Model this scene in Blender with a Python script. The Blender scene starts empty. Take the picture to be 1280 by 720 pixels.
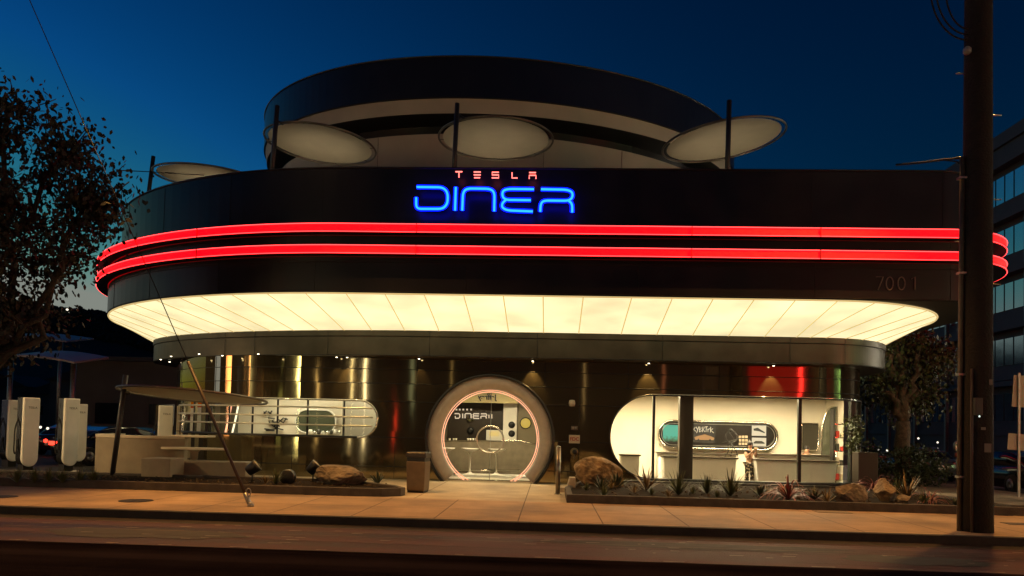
import bpy, bmesh, math, random
from mathutils import Vector, Matrix, noise
random.seed(7)
sc = bpy.context.scene
COL = sc.collection
pi = math.pi
# ------------------------------------------------------------------ camera
F = 924.0; EYE = 1.85; SH = 146.0
YAW, PITCH, ROLL = math.radians(3.0), math.radians(1.8), math.radians(1.4)
cy, sy, cp, sp = math.cos(YAW), math.sin(YAW), math.cos(PITCH), math.sin(PITCH)
FW = Vector((-sy*cp, cy*cp, sp)); R0 = Vector((cy, sy, 0)); U0 = R0.cross(FW)
RV = R0*math.cos(ROLL) + U0*math.sin(ROLL); UV = -R0*math.sin(ROLL) + U0*math.cos(ROLL)
CAM = Vector((0, 0, EYE))
def ray(x, y): return FW*F + RV*(x-640) + UV*(360+SH-y)
def at(x, y, Y):
    d = ray(x, y); return CAM + d*(Y/d.y)
def atz(x, y, Z):
    d = ray(x, y); return CAM + d*((Z-EYE)/d.z)
cam = bpy.data.cameras.new('camera'); camo = bpy.data.objects.new('camera', cam); COL.objects.link(camo)
cam.lens = F/1280*36; cam.sensor_width = 36; cam.shift_y = SH/1280; cam.clip_end = 3000; cam.clip_start = .1
m = Matrix((RV, UV, -FW)).transposed().to_4x4(); m.translation = CAM; camo.matrix_world = m
sc.camera = camo

# ------------------------------------------------------------------ materials
MATS = {}
def mat(name, col=(.5,.5,.5), rough=.5, metal=0, emit=None, es=0, noise_amt=0, noise_scale=5, bump=0, bump_scale=20, spec=None, aniso=0, alpha=None, coat=0):
    if name in MATS: return MATS[name]
    mt = bpy.data.materials.new(name); mt.use_nodes = True; MATS[name] = mt
    nt = mt.node_tree; b = nt.nodes['Principled BSDF']
    b.inputs['Base Color'].default_value = (*col, 1); b.inputs['Roughness'].default_value = rough; b.inputs['Metallic'].default_value = metal
    if spec is not None: b.inputs['Specular IOR Level'].default_value = spec
    if coat: b.inputs['Coat Weight'].default_value = coat
    if emit: b.inputs['Emission Color'].default_value = (*emit, 1); b.inputs['Emission Strength'].default_value = es
    if noise_amt or bump:
        tc = nt.nodes.new('ShaderNodeTexCoord')
    if noise_amt:
        n = nt.nodes.new('ShaderNodeTexNoise'); n.inputs['Scale'].default_value = noise_scale; n.inputs['Detail'].default_value = 6
        nt.links.new(tc.outputs['Object'], n.inputs['Vector'])
        r = nt.nodes.new('ShaderNodeValToRGB'); r.color_ramp.elements[0].position = .3; r.color_ramp.elements[1].position = .72
        r.color_ramp.elements[0].color = (*[c*(1-noise_amt) for c in col], 1); r.color_ramp.elements[1].color = (*[min(1, c*(1+noise_amt)) for c in col], 1)
        nt.links.new(n.outputs[0], r.inputs[0]); nt.links.new(r.outputs[0], b.inputs['Base Color'])
        rr = nt.nodes.new('ShaderNodeMapRange'); rr.inputs[3].default_value = rough*.85; rr.inputs[4].default_value = min(1, rough*1.2)
        nt.links.new(n.outputs[0], rr.inputs[0]); nt.links.new(rr.outputs[0], b.inputs['Roughness'])
    if bump:
        n2 = nt.nodes.new('ShaderNodeTexNoise'); n2.inputs['Scale'].default_value = bump_scale; n2.inputs['Detail'].default_value = 5
        nt.links.new(tc.outputs['Object'], n2.inputs['Vector'])
        bp = nt.nodes.new('ShaderNodeBump'); bp.inputs['Strength'].default_value = bump; bp.inputs['Distance'].default_value = .03
        nt.links.new(n2.outputs[0], bp.inputs['Height']); nt.links.new(bp.outputs[0], b.inputs['Normal'])
    return mt
def emat(name, col, s):
    return mat(name, (.02,.02,.02), .6, emit=col, es=s)

def steel_mat():
    """mirror-like steel brushed along its length: highlights smear up and down, each course of panels ripples by itself"""
    mt = mat('brushed_steel', (.30,.25,.15), .066, .94); nt = mt.node_tree; b = nt.nodes['Principled BSDF']; L = nt.links.new; N = nt.nodes.new
    b.inputs['Anisotropic'].default_value = .97; b.inputs['Anisotropic Rotation'].default_value = .25
    tg = N('ShaderNodeTangent'); tg.direction_type = 'RADIAL'; tg.axis = 'Z'; L(tg.outputs[0], b.inputs['Tangent'])
    g = N('ShaderNodeNewGeometry')
    tc = N('ShaderNodeTexCoord'); sx = N('ShaderNodeSeparateXYZ'); L(tc.outputs['Object'], sx.inputs[0])
    def M(op, a, b_=None, c=None):
        n = N('ShaderNodeMath'); n.operation = op
        for i, v in enumerate((a, b_, c)):
            if v is None: continue
            if isinstance(v, (int, float)): n.inputs[i].default_value = v
            else: L(v, n.inputs[i])
        return n.outputs[0]
    course = M('FLOOR', M('DIVIDE', M('ADD', sx.outputs[2], .35), .5))
    zc = M('MULTIPLY_ADD', sx.outputs[2], .9, M('MULTIPLY', course, 7.31))
    cx = N('ShaderNodeCombineXYZ'); L(sx.outputs[0], cx.inputs[0]); L(sx.outputs[1], cx.inputs[1]); L(zc, cx.inputs[2])
    n = N('ShaderNodeTexNoise'); n.inputs['Scale'].default_value = .8; n.inputs['Detail'].default_value = 1; L(cx.outputs[0], n.inputs['Vector'])
    ripple = M('MULTIPLY', M('SUBTRACT', n.outputs[0], .5), .0065)
    v1 = N('ShaderNodeVectorMath'); v1.operation = 'SCALE'; L(tg.outputs[0], v1.inputs[0]); L(ripple, v1.inputs['Scale'])
    a1 = N('ShaderNodeVectorMath'); a1.operation = 'ADD'; L(g.outputs['Normal'], a1.inputs[0]); L(v1.outputs[0], a1.inputs[1])
    nn = N('ShaderNodeVectorMath'); nn.operation = 'NORMALIZE'; L(a1.outputs[0], nn.inputs[0]); L(nn.outputs[0], b.inputs['Normal'])
    return mt
def soffit_mat():
    mt = mat('light_panel', (.8,.75,.6), .5); nt = mt.node_tree; b = nt.nodes['Principled BSDF']; L = nt.links.new; N = nt.nodes.new
    tc = N('ShaderNodeTexCoord'); n = N('ShaderNodeTexNoise'); n.inputs['Scale'].default_value = .7; n.inputs['Detail'].default_value = 2; L(tc.outputs['Object'], n.inputs[0])
    r = N('ShaderNodeMapRange'); r.inputs[1].default_value = .3; r.inputs[2].default_value = .7; r.inputs[3].default_value = .84; r.inputs[4].default_value = 1.25; L(n.outputs[0], r.inputs[0])
    b.inputs['Emission Color'].default_value = (1, .87, .49, 1); L(r.outputs[0], b.inputs['Emission Strength'])
    return mt
def ground_mat(name, col, rough, streak=False, joints=0, bump=.4):
    mt = mat(name, col, rough); nt = mt.node_tree; b = nt.nodes['Principled BSDF']; L = nt.links.new; N = nt.nodes.new
    b.inputs['Specular IOR Level'].default_value = .18
    tc = N('ShaderNodeTexCoord')
    n1 = N('ShaderNodeTexNoise'); n1.inputs['Scale'].default_value = .55; n1.inputs['Detail'].default_value = 8; n1.inputs['Roughness'].default_value = .65; L(tc.outputs['Object'], n1.inputs[0])
    n2 = N('ShaderNodeTexNoise'); n2.inputs['Scale'].default_value = 60; n2.inputs['Detail'].default_value = 4; L(tc.outputs['Object'], n2.inputs[0])
    mx = N('ShaderNodeMix'); mx.data_type = 'FLOAT'; mx.inputs[0].default_value = .35; L(n1.outputs[0], mx.inputs[2]); L(n2.outputs[0], mx.inputs[3])
    fac = mx.outputs[0]
    if streak:
        mp = N('ShaderNodeMapping'); mp.inputs['Scale'].default_value = (.05, 1.6, 1); L(tc.outputs['Object'], mp.inputs[0])
        n3 = N('ShaderNodeTexNoise'); n3.inputs['Scale'].default_value = 1; n3.inputs['Detail'].default_value = 5; L(mp.outputs[0], n3.inputs[0])
        m2 = N('ShaderNodeMix'); m2.data_type = 'FLOAT'; m2.inputs[0].default_value = .6; L(fac, m2.inputs[2]); L(n3.outputs[0], m2.inputs[3]); fac = m2.outputs[0]
    r = N('ShaderNodeValToRGB'); r.color_ramp.elements[0].position = .36; r.color_ramp.elements[1].position = .64
    r.color_ramp.elements[0].color = (*[c*(.25 if streak else .5) for c in col], 1); r.color_ramp.elements[1].color = (*[c*(1.8 if streak else 1.4) for c in col], 1); L(fac, r.inputs[0]); out = r.outputs[0]
    if joints:
        br = N('ShaderNodeTexBrick'); br.offset = 0; br.inputs['Scale'].default_value = 1; br.inputs['Brick Width'].default_value = joints; br.inputs['Row Height'].default_value = joints
        br.inputs['Mortar Size'].default_value = .014; br.inputs['Mortar Smooth'].default_value = .3
        br.inputs['Color1'].default_value = (1,1,1,1); br.inputs['Color2'].default_value = (.86,.86,.86,1); br.inputs['Mortar'].default_value = (.3,.3,.3,1)
        mp = N('ShaderNodeMapping'); mp.inputs['Location'].default_value = (.55, .2, 0); L(tc.outputs['Object'], mp.inputs[0]); L(mp.outputs[0], br.inputs[0])
        mm = N('ShaderNodeMix'); mm.data_type = 'RGBA'; mm.blend_type = 'MULTIPLY'; mm.inputs[0].default_value = 1; L(out, mm.inputs[6]); L(br.outputs[0], mm.inputs[7]); out = mm.outputs[2]
    L(out, b.inputs['Base Color'])
    rr = N('ShaderNodeMapRange'); rr.inputs[1].default_value = .35; rr.inputs[2].default_value = .65; rr.inputs[3].default_value = rough*.75; rr.inputs[4].default_value = min(1, rough*1.2); L(fac, rr.inputs[0]); L(rr.outputs[0], b.inputs['Roughness'])
    bp = N('ShaderNodeBump'); bp.inputs['Strength'].default_value = bump; bp.inputs['Distance'].default_value = .012; L(n2.outputs[0], bp.inputs['Height']); L(bp.outputs[0], b.inputs['Normal'])
    if name == 'dark_asphalt': b.inputs['Specular IOR Level'].default_value = 0
    return mt
def glass_mat(name, tint=(1,1,1), refl=.12):
    mt = bpy.data.materials.new(name); mt.use_nodes = True; MATS[name] = mt; nt = mt.node_tree; L = nt.links.new; N = nt.nodes.new
    for n in list(nt.nodes):
        if n.type == 'BSDF_PRINCIPLED': nt.nodes.remove(n)
    t = N('ShaderNodeBsdfTransparent'); t.inputs[0].default_value = (*tint, 1); g = N('ShaderNodeBsdfGlossy'); g.inputs['Roughness'].default_value = .02; g.inputs[0].default_value = (.9,.9,.9,1)
    fr = N('ShaderNodeFresnel'); fr.inputs[0].default_value = 1.25
    mx = N('ShaderNodeMixShader'); L(fr.outputs[0], mx.inputs[0]); L(t.outputs[0], mx.inputs[1]); L(g.outputs[0], mx.inputs[2])
    L(mx.outputs[0], nt.nodes['Material Output'].inputs[0])
    return mt
steel = steel_mat(); light_panel = soffit_mat(); glass = glass_mat('window_glass', (.93,.95,.9))
black_gloss = mat('black_gloss_panel', (.010,.009,.013), .3, noise_amt=.3, noise_scale=1.2, spec=.4)
black = mat('black_metal', (.012,.012,.012), .4)
dark_plate = mat('dark_soffit_plate', (.03,.028,.025), .5)
band_m = mat('bronze_band', (.075,.068,.05), .38, .6, noise_amt=.25, noise_scale=1.5)
seam_m = mat('dark_seam', (.008,.008,.008), .7)
panel_seam = mat('light_panel_seam', (.3,.28,.2), .6, emit=(1,.72,.3), es=.62)
concrete = mat('pale_concrete', (.36,.33,.28), .8, noise_amt=.22, noise_scale=4, bump=.3, bump_scale=40)
concrete_dark = mat('planter_concrete', (.06,.052,.045), .85, noise_amt=.35, noise_scale=4, bump=.4, bump_scale=30)
booth_m = mat('cast_stone', (.27,.22,.15), .6, noise_amt=.12, noise_scale=3, bump=.15, bump_scale=25)
white_m = mat('white_paint', (.78,.76,.70), .4, noise_amt=.05, noise_scale=3)
cream = mat('cream_wall', (.80,.74,.62), .5, noise_amt=.05, noise_scale=1.5)
chrome = mat('polished_metal', (.7,.68,.62), .15, 1)
grey_metal = mat('galvanised_metal', (.3,.3,.28), .4, .8, noise_amt=.2, noise_scale=8)
soil = mat('dark_soil', (.018,.013,.009), 1.0, spec=.05, noise_amt=.5, noise_scale=9, bump=1, bump_scale=25)
rock_m = mat('tan_rock', (.20,.14,.08), .85, noise_amt=.5, noise_scale=6, bump=1, bump_scale=14)
rock_m2 = mat('pale_rock', (.17,.135,.095), .85, noise_amt=.5, noise_scale=5, bump=1, bump_scale=12)
wood_pole = mat('creosoted_wood', (.013,.010,.008), .85, noise_amt=.5, noise_scale=7, bump=.8, bump_scale=25)
bark = mat('bark', (.12,.08,.05), .9, noise_amt=.5, noise_scale=9, bump=1, bump_scale=20)
bark_dark = mat('dark_bark', (.03,.024,.018), .9, noise_amt=.4, noise_scale=9, bump=1, bump_scale=20)
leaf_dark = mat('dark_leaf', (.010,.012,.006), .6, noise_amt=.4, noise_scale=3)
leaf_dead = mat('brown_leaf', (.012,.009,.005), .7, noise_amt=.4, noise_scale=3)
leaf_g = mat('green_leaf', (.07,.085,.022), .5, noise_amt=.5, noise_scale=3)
leaf_ivy = mat('ivy_leaf', (.045,.06,.018), .5, noise_amt=.5, noise_scale=4)
agave_m = mat('agave_leaf', (.05,.065,.035), .5, noise_amt=.35, noise_scale=6)
flax_red = mat('red_flax_leaf', (.22,.055,.04), .45, noise_amt=.45, noise_scale=6)
flax_yel = mat('bronze_flax_leaf', (.17,.11,.035), .5, noise_amt=.4, noise_scale=6)
membrane = mat('shade_membrane', (.5,.45,.35), .7, noise_amt=.08, noise_scale=1.5)
pale_wall = mat('drum_wall', (.42,.39,.30), .6, noise_amt=.1, noise_scale=.8)
red_fill = emat('red_neon_fill', (1, .0, .003), 3.2)
red_tube = emat('red_neon_tube', (1, .05, .05), 4)
blue_tube = emat('blue_neon_tube', (0.02, .40, 1.0), 1.7)
blue_halo = emat('blue_neon_halo', (0.0, .006, 1.0), 4.0)
pink_tube = emat('red_letter_tube', (1, .16, .13), 3)
peach_tube = emat('peach_neon_tube', (1, .44, .25), 1.5)
lamp_w = emat('lamp_lens', (1, .85, .55), 9)
red_lamp = emat('red_lamp_lens', (1, .03, .015), 5)
paint_car = mat('dark_car_paint', (.015,.016,.02), .2, .3, coat=.8)
paint_grey = mat('grey_car_paint', (.06,.06,.065), .25, .4, coat=.6)
car_glass = mat('car_glass', (.008,.008,.01), .06)
rubber = mat('tyre_rubber', (.012,.012,.012), .85)
skin_m = mat('skin', (.42,.24,.15), .5)
hair_m = mat('dark_hair', (.012,.009,.008), .5)
black_cloth = mat('black_cloth', (.012,.012,.013), .8)
def pattern_cloth():
    mt = mat('patterned_cloth', (.5,.45,.38), .8); nt = mt.node_tree; L = nt.links.new; N = nt.nodes.new
    tc = N('ShaderNodeTexCoord'); v = N('ShaderNodeTexVoronoi'); v.inputs['Scale'].default_value = 14; L(tc.outputs['Object'], v.inputs[0])
    r = N('ShaderNodeValToRGB'); r.color_ramp.interpolation = 'CONSTANT'; r.color_ramp.elements[1].position = .42
    r.color_ramp.elements[0].color = (.45,.36,.25,1); r.color_ramp.elements[1].color = (.015,.012,.012,1); L(v.outputs[0], r.inputs[0]); L(r.outputs[0], nt.nodes['Principled BSDF'].inputs['Base Color'])
    return mt
patt = pattern_cloth()

# ------------------------------------------------------------------ mesh builder
class MB:
    def __init__(s): s.v = []; s.f = []; s.mi = []; s.k = 0; s.sm = []
    def add(s, vs, fs, smooth=False):
        o = len(s.v); s.v += [tuple(v) for v in vs]
        for f in fs: s.f.append([i+o for i in f]); s.mi.append(s.k); s.sm.append(smooth)
    def box(s, c, d, rot=None, taper=1):
        hx, hy, hz = d[0]/2, d[1]/2, d[2]/2
        vs = [Vector((x*hx*(taper if z > 0 else 1), y*hy*(taper if z > 0 else 1), z*hz)) for z in (-1,1) for y in (-1,1) for x in (-1,1)]
        if rot: vs = [rot @ v for v in vs]
        vs = [v+Vector(c) for v in vs]
        s.add(vs, [(0,2,3,1),(4,5,7,6),(0,1,5,4),(2,6,7,3),(0,4,6,2),(1,3,7,5)])
        return s
    def tube(s, pts, r, n=8, closed=False, cap=True):
        pts = [Vector(p) for p in pts]; m_ = len(pts)
        rs = r if isinstance(r, (list, tuple)) else [r]*m_
        vs = []; prev = None
        for i, p in enumerate(pts):
            if closed: d = pts[(i+1) % m_]-pts[i-1]
            else: d = pts[min(i+1, m_-1)]-pts[max(i-1, 0)]
            if d.length < 1e-9: d = Vector((0,0,1))
            d.normalize()
            if prev is None:
                a = Vector((0,0,1)) if abs(d.z) < .9 else Vector((1,0,0)); u = a.cross(d).normalized()
            else:
                u = prev - d*prev.dot(d)
                u = u.normalized() if u.length > 1e-6 else d.orthogonal().normalized()
            prev = u; w = d.cross(u)
            for k in range(n):
                t = 2*pi*k/n; vs.append(p+(u*math.cos(t)+w*math.sin(t))*rs[i])
        fs = []
        for i in range(m_ if closed else m_-1):
            j = (i+1) % m_
            for k in range(n): fs.append((i*n+k, i*n+(k+1) % n, j*n+(k+1) % n, j*n+k))
        if cap and not closed: fs += [tuple(range(n-1, -1, -1)), tuple((m_-1)*n+k for k in range(n))]
        s.add(vs, fs, True); return s
    def lathe(s, prof, c=(0,0,0), n=20, M=None):
        vs = []
        for r, z in prof:
            for k in range(n):
                t = 2*pi*k/n; v = Vector((r*math.cos(t), r*math.sin(t), z))
                if M: v = M @ v
                vs.append(v+Vector(c))
        fs = [(i*n+k, i*n+(k+1) % n, (i+1)*n+(k+1) % n, (i+1)*n+k) for i in range(len(prof)-1) for k in range(n)]
        fs += [tuple(range(n-1, -1, -1)), tuple((len(prof)-1)*n+k for k in range(n))]
        s.add(vs, fs, True); return s
    def prism(s, poly, depth_vec):
        """closed planar polygon of 3D points extruded by a vector"""
        n = len(poly); a = [Vector(p) for p in poly]; d = Vector(depth_vec); b = [p+d for p in a]
        s.add(a+b, [tuple(range(n)), tuple(range(2*n-1, n-1, -1))]+[(i, i+n, (i+1) % n+n, (i+1) % n) for i in range(n)]); return s
    def loft(s, rings, closed=True, capa=False, capb=False, smooth=False):
        n = len(rings[0]); vs = [p for r in rings for p in r]; fs = []
        for i in range(len(rings)-1):
            for k in range(n if closed else n-1):
                fs.append((i*n+k, i*n+(k+1) % n, (i+1)*n+(k+1) % n, (i+1)*n+k))
        if capa: fs.append(tuple(range(n-1, -1, -1)))
        if capb: fs.append(tuple((len(rings)-1)*n+k for k in range(n)))
        s.add(vs, fs, smooth); return s
    def build(s, name, mats, parent=None, loc=None, bevel=0, sub=0, fix=True):
        me = bpy.data.meshes.new(name); o = bpy.data.objects.new(name, me); COL.objects.link(o)
        vs = s.v
        if loc is not None: vs = [tuple(Vector(v)-Vector(loc)) for v in vs]; o.location = loc
        me.from_pydata(vs, [], s.f); me.update()
        for mm in (mats if isinstance(mats, (list, tuple)) else [mats]): me.materials.append(mm)
        for p, k, sm in zip(me.polygons, s.mi, s.sm): p.material_index = k; p.use_smooth = sm
        if fix:
            bm = bmesh.new(); bm.from_mesh(me); bmesh.ops.recalc_face_normals(bm, faces=bm.faces); bm.to_mesh(me); bm.free()
        if bevel:
            bv = o.modifiers.new('bevel', 'BEVEL'); bv.width = bevel; bv.segments = 2; bv.limit_method = 'ANGLE'; bv.angle_limit = .6
        if parent: o.parent = parent
        return o
def empty(name, loc=(0,0,0), rz=0):
    o = bpy.data.objects.new(name, None); COL.objects.link(o); o.location = loc; o.rotation_euler = (0,0,rz); o.empty_display_size = .2; return o
def tag(o, label=None, cat=None, group=None, kind=None):
    if label: o['label'] = label
    if cat: o['category'] = cat
    if group: o['group'] = group
    if kind: o['kind'] = kind
    return o
def copy_tree(o, parent=None):
    c = o.copy(); COL.objects.link(c); c.parent = parent
    for ch in o.children: copy_tree(ch, c)
    return c
def light(name, typ, loc, energy, color, parent=None, target=None, size=.3, spot=None, sizey=None, blend=.5):
    l = bpy.data.lights.new(name, typ); l.energy = energy; l.color = color
    if typ == 'AREA':
        l.size = size
        if sizey: l.shape = 'RECTANGLE'; l.size_y = sizey
    else: l.shadow_soft_size = size
    if spot: l.spot_size = spot; l.spot_blend = blend
    o = bpy.data.objects.new(name, l); COL.objects.link(o); o.location = loc
    if target is not None:
        o.rotation_euler = (Vector(target)-Vector(loc)).to_track_quat('-Z', 'Y').to_euler()
    if parent: o.parent = parent
    return o
def text_mesh(name, body, size, depth, m_, center, rx=pi/2, rz=0, mirror=False, parent=None, bold=0):
    c = bpy.data.curves.new(name, 'FONT'); c.body = body; c.size = size; c.extrude = depth; c.align_x = 'CENTER'; c.align_y = 'CENTER'; c.offset = bold
    t = bpy.data.objects.new(name, c); COL.objects.link(t)
    dg = bpy.context.evaluated_depsgraph_get(); me = bpy.data.meshes.new_from_object(t.evaluated_get(dg))
    bpy.data.objects.remove(t); M = Matrix.Rotation(rz, 4, 'Z') @ Matrix.Rotation(rx, 4, 'X') @ Matrix.Scale(-1 if mirror else 1, 4, (1,0,0))
    me.transform(M); me.materials.clear(); me.materials.append(m_)
    o = bpy.data.objects.new(name, me); COL.objects.link(o); o.location = center
    if parent: o.parent = parent
    return o
def rounded(pts, rad=.06, seg=4):
    """2D/3D polyline with its inner corners rounded"""
    P = [Vector(p) for p in pts]; out = [P[0]]
    for i in range(1, len(P)-1):
        a = P[i]+(P[i-1]-P[i]).normalized()*min(rad, (P[i-1]-P[i]).length*.49); b = P[i]+(P[i+1]-P[i]).normalized()*min(rad, (P[i+1]-P[i]).length*.49)
        for k in range(seg+1):
            t = k/seg; out.append(a*(1-t)**2+P[i]*2*t*(1-t)+b*t*t)
    out.append(P[-1]); return out

# ------------------------------------------------------------------ outlines
def outline(x0, x1, Y0, Y1, aL, bL, aR, bR, d=0, nq=40, ns=24, nside=4):
    x0 += d; x1 -= d; Y0 += d; Y1 -= d; aL = max(.05, aL-d); bL = max(.05, bL-d); aR = max(.05, aR-d); bR = max(.05, bR-d)
    P = []
    q = lambda cx, cy_, a, b, t0, n: [(cx+a*math.cos(math.radians(t0+90*k/n)), cy_+b*math.sin(math.radians(t0+90*k/n))) for k in range(n)]
    P += q(x0+aL, Y0+bL, aL, bL, 180, nq)
    P += [(x0+aL+(x1-aR-x0-aL)*k/ns, Y0) for k in range(ns)]
    P += q(x1-aR, Y0+bR, aR, bR, 270, nq)
    P += [(x1, Y0+bR+(Y1-bR-Y0-bR)*k/nside) for k in range(nside)]
    P += q(x1-aR, Y1-bR, aR, bR, 0, nq)
    P += [(x1-aR+(x0+aL-x1+aR)*k/ns, Y1) for k in range(ns)]
    P += q(x0+aL, Y1-bL, aL, bL, 90, nq)
    P += [(x0, Y1-bL+(Y0+bL-Y1+bL)*k/nside) for k in range(nside)]
    return P
def at_z(P, z): return [(x, y, z) for x, y in P]
FAS = dict(x0=-16.64, x1=12.35, Y0=19.7, Y1=38.3, aL=11, bL=9.3, aR=2.2, bR=2.5)
SOF = dict(x0=-16.60, x1=11.75, Y0=19.74, Y1=38.26, aL=10.96, bL=9.26, aR=4.5, bR=4.5)
BAN = dict(x0=-15.4, x1=11.1, Y0=22.6, Y1=36.5, aL=12.1, bL=6, aR=3.0, bR=3.4)
WAL = dict(x0=-14.25, x1=10.2, Y0=23.2, Y1=36, aL=6.2, bL=5.4, aR=2.2, bR=2.2)

B = empty('diner_building', (-2, 28, .15))
tag(B, 'rounded two-storey diner with black fascia, red neon stripes and glowing cream soffit', 'diner')
Bv = Vector((-2, 28, .15))
def bpart(mb, name, mats, parent=B, **k):
    o = mb.build(name, mats, None, **k)
    o.parent = parent
    o.matrix_parent_inverse = Matrix.Translation(-(Bv))
    return o
def sub(o, parent):      # keep world coordinates while parenting
    o.parent = parent; bpy.context.view_layer.update(); o.matrix_parent_inverse = parent.matrix_world.inverted(); return o

# upper fascia
mb = MB()
rings = [at_z(outline(**FAS, d=d), z) for d, z in ((.02,5.42),(0,5.44),(0,6.3),(0,7.24),(.02,7.26),(.33,7.26),(.35,7.28),(.35,8.94),(.37,8.96),(.6,8.96),(.6,8.4))]
mb.loft(rings, smooth=False)
mb.add(at_z(outline(**FAS, d=.6), 8.4), [tuple(range(len(rings[0])))])
bpart(mb, 'fascia', black_gloss, fix=False)
# parapet cap, hairline panel joints on the fascia
mb = MB(); 
for d0, z in ((.30, 8.97),):
    mb.tube(at_z(outline(**FAS, d=.34, nq=30), 8.97), .028, 6, closed=True)
bpart(mb, 'parapet_cap', mat('dark_cap', (.03,.03,.035), .3, .5))
mb = MB()
P = outline(**FAS, d=-.004)
for z in (5.46, 6.25):
    mb.tube(at_z(P, z), .008, 4, closed=True)
for i in range(10, 104, 7):
    a = P[i]; q = outline(**FAS, d=.346)[i]
    mb.tube([(a[0], a[1], 5.46), (a[0], a[1], 7.24), (q[0], q[1], 7.28), (q[0], q[1], 8.93)], .006, 4)
bpart(mb, 'fascia_joint', seam_m)
# flat dark underside between fascia and the glowing panels
mb = MB(); A = outline(**FAS, d=.02); b_ = outline(**SOF)
mb.loft([at_z(A, 5.425), at_z(b_, 5.425)]); bpart(mb, 'underside', dark_plate)
mb = MB(); mb.add(at_z(outline(**FAS, d=.1), 5.45), [tuple(range(len(A)))]); bpart(mb, 'ceiling_slab', dark_plate)
# glowing slanted soffit
def cast(p, n, poly):
    best = None
    for i in range(len(poly)):
        a = Vector(poly[i]); b = Vector(poly[(i+1) % len(poly)]); e = b-a
        den = n.x*e.y-n.y*e.x
        if abs(den) < 1e-9: continue
        w = a-p; t = (w.x*e.y-w.y*e.x)/den; u = (w.x*n.y-w.y*n.x)/den
        if t > 0 and -1e-6 <= u <= 1+1e-6 and (best is None or t < best): best = t
    return p+n*best if best is not None else None
so = outline(**SOF, nq=60, ns=60); bn = outline(**BAN, d=-.01, nq=60, ns=60)
outer, inner = [], []
n_ = len(so)
for i in range(n_):
    p = Vector(so[i]); t = (Vector(so[(i+1) % n_])-Vector(so[i-1])).normalized(); nn = Vector((-t.y, t.x))
    h = cast(p, nn, bn); outer.append(p); inner.append(h if (h and (h-p).length < 5.5) else min((Vector(v) for v in bn), key=lambda v: (v-p).length))
mb = MB(); mb.loft([[(p.x, p.y, 5.415) for p in outer], [(p.x, p.y, 4.79) for p in inner]])
soff = bpart(mb, 'light_soffit', light_panel)
mb = MB(); acc = 0.0; nxt = .35
for i in range(1, n_):
    acc += (outer[i]-outer[i-1]).length
    if acc > nxt:
        nxt += 1.1; a = outer[i]; b = inner[i]
        mb.tube([(a.x, a.y, 5.411), (b.x, b.y, 4.786)], .019, 4)
mb.tube([(p.x, p.y, 5.41) for p in outer], .03, 6, closed=True)
ps = mb.build('panel_joint', panel_seam); sub(ps, soff)
mb = MB(); mb.tube([(p.x, p.y, 4.775) for p in inner], .02, 6, closed=True); bpart(mb, 'soffit_trim', mat('bright_trim', (.5,.45,.33), .3, .8))
# bronze band and plate under it
mb = MB(); mb.loft([at_z(outline(**BAN), 4.0), at_z(outline(**BAN), 4.6), at_z(outline(**BAN, d=-.03), 4.62), at_z(outline(**BAN, d=-.03), 4.80)]); bpart(mb, 'band', band_m)
mb = MB(); mb.add(at_z(outline(**BAN, d=.005), 4.0), [tuple(range(len(A)))]); bpart(mb, 'band_underside', dark_plate)
mb = MB(); mb.tube(at_z(outline(**BAN, d=-.006), 4.605), .009, 4, closed=True); mb.tube(at_z(outline(**BAN, d=-.006), 4.02), .014, 4, closed=True)
for px in (255, 300, 407, 529, 674, 828, 983, 1060):
    p = at(px, 430, 22.56)
    P = outline(**BAN, d=-.035); k = min(range(len(P)), key=lambda i: abs(P[i][0]-p.x)+(0 if P[i][1] < 28 else 99))
    mb.tube([(P[k][0], P[k][1], 4.01), (P[k][0], P[k][1], 4.79)], .008, 4)
bpart(mb, 'band_joint', seam_m)

# ------------------------------------------------------------------ steel wall with openings
wl = outline(**WAL, nq=80, ns=80, nside=20)
i0 = 80  # start of straight front
S = [0.0]*len(wl)
for i in range(i0, 250): S[i+1] = S[i]+(Vector(wl[i+1])-Vector(wl[i])).length
for i in range(i0, 0, -1): S[i-1] = S[i]-(Vector(wl[i])-Vector(wl[i-1])).length
x_start = wl[i0][0]; S = [s+x_start for s in S]
def W(s, z=0, off=0):
    lo, hi = 0, 250
    while hi-lo > 1:
        mid = (lo+hi)//2
        if S[mid] <= s: lo = mid
        else: hi = mid
    t = (s-S[lo])/max(1e-9, S[hi]-S[lo]); a = Vector(wl[lo]); b = Vector(wl[hi]); p = a+(b-a)*t; d = (b-a).normalized(); n = Vector((d.y, -d.x))
    p = p+n*off; return Vector((p.x, p.y, z))
LW = dict(s0=-13.2, s1=-5.5, zc=2.02, h=.56, left=False, right=True)
RW = dict(s0=1.88, s1=10.3, zc=1.68, h=1.28, left=True, right=False)
DO = dict(c=-1.87, zc=1.5, r=1.93)
def span(s):
    for w in (LW, RW):
        if w['s0'] <= s <= w['s1']:
            h = w['h']
            if w['left'] and s < w['s0']+h: hh = math.sqrt(max(0, h*h-(w['s0']+h-s)**2))
            elif w['right'] and s > w['s1']-h: hh = math.sqrt(max(0, h*h-(s-w['s1']+h)**2))
            else: hh = h
            return w['zc']-hh, w['zc']+hh, w
    if abs(s-DO['c']) <= DO['r']:
        hh = math.sqrt(max(0, DO['r']**2-(s-DO['c'])**2)); return max(.15, DO['zc']-hh), DO['zc']+hh, DO
    return None
def cosr(a, b, n): return [a+(b-a)*(1-math.cos(pi*k/n))/2 for k in range(n+1)]
brk = set([round(-17+.25*k, 4) for k in range(0, 120)])
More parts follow.
